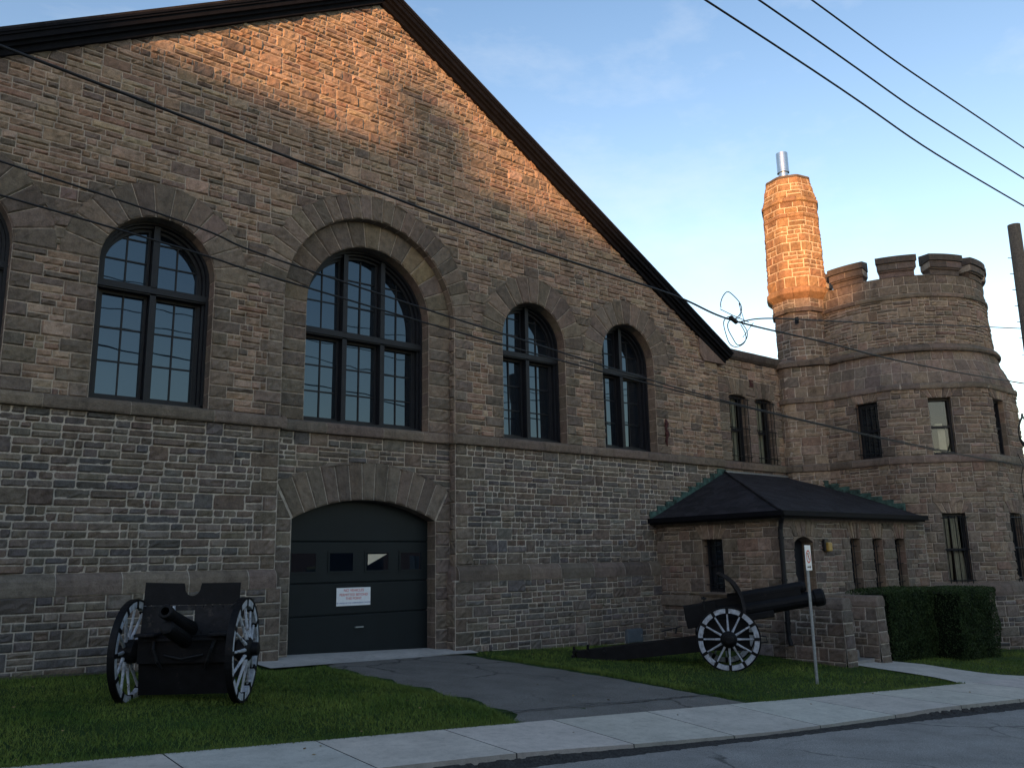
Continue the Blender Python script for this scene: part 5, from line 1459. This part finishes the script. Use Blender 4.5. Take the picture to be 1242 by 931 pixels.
# houses along the far side of the street, seen only as reflections in the panes
for k, (hx, hw_, hh, hl) in enumerate(((-30, 11, 6.2, 'red brick gabled house farthest left across the street'), (-6, 9, 5.4, 'low brown house across the street behind the camera'), (12, 10, 6.0, 'middle gabled house across the street with two windows'), (30, 12, 6.6, 'wide brick house across the street to the right'), (52, 11, 6.0, 'last brick house across the street far right'))):
    hy = -36; z0 = gz(hx, hy) - .4
    t = thing('house', hl, 'house', (hx, hy, z0))
    m = MB(); m.box(-hw_, hw_, -8, 0, -1, hh * .72); m.prism([(-hw_ + .01, hh * .72), (hw_ - .01, hh * .72), (0, hh * 1.12)], lambda a, b, tt: (a, tt, b), -7.9, -.05); m.build('wall', BRICK, t)
    m = MB()
    for sg in (-1, 1): m.prism([(0, hh * 1.13), (sg * (hw_ + .4), hh * .71), (sg * (hw_ + .4), hh * .71 + .18), (0, hh * 1.13 + .2)], lambda a, b, tt: (a, tt, b), -8.4, .4)
    m.build('roof', SHINGLE, t)
    for x in (-hw_ * .5, hw_ * .5):
        m = MB(); m.box(x - .7, x + .7, -.02, .06, 1.2, 2.8); m.build('window', GLASS, t)

# ================================================================== LIGHT, SKY, CAMERA
w = bpy.data.worlds.new('World'); scn.world = w; w.use_nodes = True; nt = w.node_tree
bg = nt.nodes['Background']; sky = nt.nodes.new('ShaderNodeTexSky'); sky.sky_type = 'NISHITA'; sky.sun_disc = False
az = math.atan2(SD.x, SD.y)     # from +Y towards +X
sky.sun_elevation = R(SEL); sky.sun_rotation = az
sky.air_density = 1.0; sky.dust_density = .6; sky.ozone_density = 1.5; sky.altitude = 200
tc = nt.nodes.new('ShaderNodeTexCoord'); sx = nt.nodes.new('ShaderNodeSeparateXYZ'); nt.links.new(tc.outputs['Generated'], sx.inputs[0])
gr = ramp(nt, sx.outputs[2], [(.0, (1.66, 1.48, 1.46)), (.22, (1.90, 1.64, 1.55)), (.42, (1.50, 1.36, 1.38)), (.62, (1.14, 1.15, 1.27)), (1, (1.08, 1.08, 1.2))])
mp = nt.nodes.new('ShaderNodeMapping'); mp.inputs['Scale'].default_value = (1.2, 2.6, 5.0); nt.links.new(tc.outputs['Generated'], mp.inputs[0])
cn = noise(nt, 1.6, 7, .62, mp.outputs[0]); cr_ = ramp(nt, cn.outputs[0], [(.50, 0), (.75, .30)])
skc = mixc(nt, sky.outputs[0], gr.outputs[0])
wht = mixc(nt, skc, (3.4, 3.5, 3.6), cr_.outputs[0], 'MIX')
nt.links.new(wht, bg.inputs[0]); bg.inputs[1].default_value = .15
sl = bpy.data.lights.new('sun', 'SUN'); sl.energy = 4.1; sl.color = (1.0, .49, .20); sl.angle = R(.9)
so = bpy.data.objects.new('sun', sl); col.objects.link(so); so.rotation_euler = SD.to_track_quat('Z', 'Y').to_euler(); so.location = (-20, -20, 30)
cam = bpy.data.cameras.new('camera'); co = bpy.data.objects.new('camera', cam); col.objects.link(co); scn.camera = co
yaw, pit, rol = R(38.895), R(11.519), R(-1.032)
fw = Vector((math.sin(yaw) * math.cos(pit), math.cos(yaw) * math.cos(pit), math.sin(pit))); rt = Vector((math.cos(yaw), -math.sin(yaw), 0)); up = rt.cross(fw)
rt2 = rt * math.cos(rol) + up * math.sin(rol); up2 = up * math.cos(rol) - rt * math.sin(rol)
co.matrix_world = Matrix(((rt2.x, up2.x, -fw.x, -8.351), (rt2.y, up2.y, -fw.y, -14.6), (rt2.z, up2.z, -fw.z, 1.724), (0, 0, 0, 1)))
cam.sensor_fit = 'HORIZONTAL'; cam.sensor_width = 36; cam.lens = 36 * 1024.981 / 1242; cam.shift_x = 5.644 / 1242; cam.shift_y = 6.114 / 1242
cam.clip_start = .1; cam.clip_end = 3000
scn.view_settings.view_transform = 'Standard'; scn.view_settings.look = 'None'; scn.view_settings.exposure = 1.08; scn.view_settings.gamma = 1
scn.render.resolution_x = 1024; scn.render.resolution_y = 767
scn.cycles.max_bounces = 6; scn.cycles.use_denoising = True
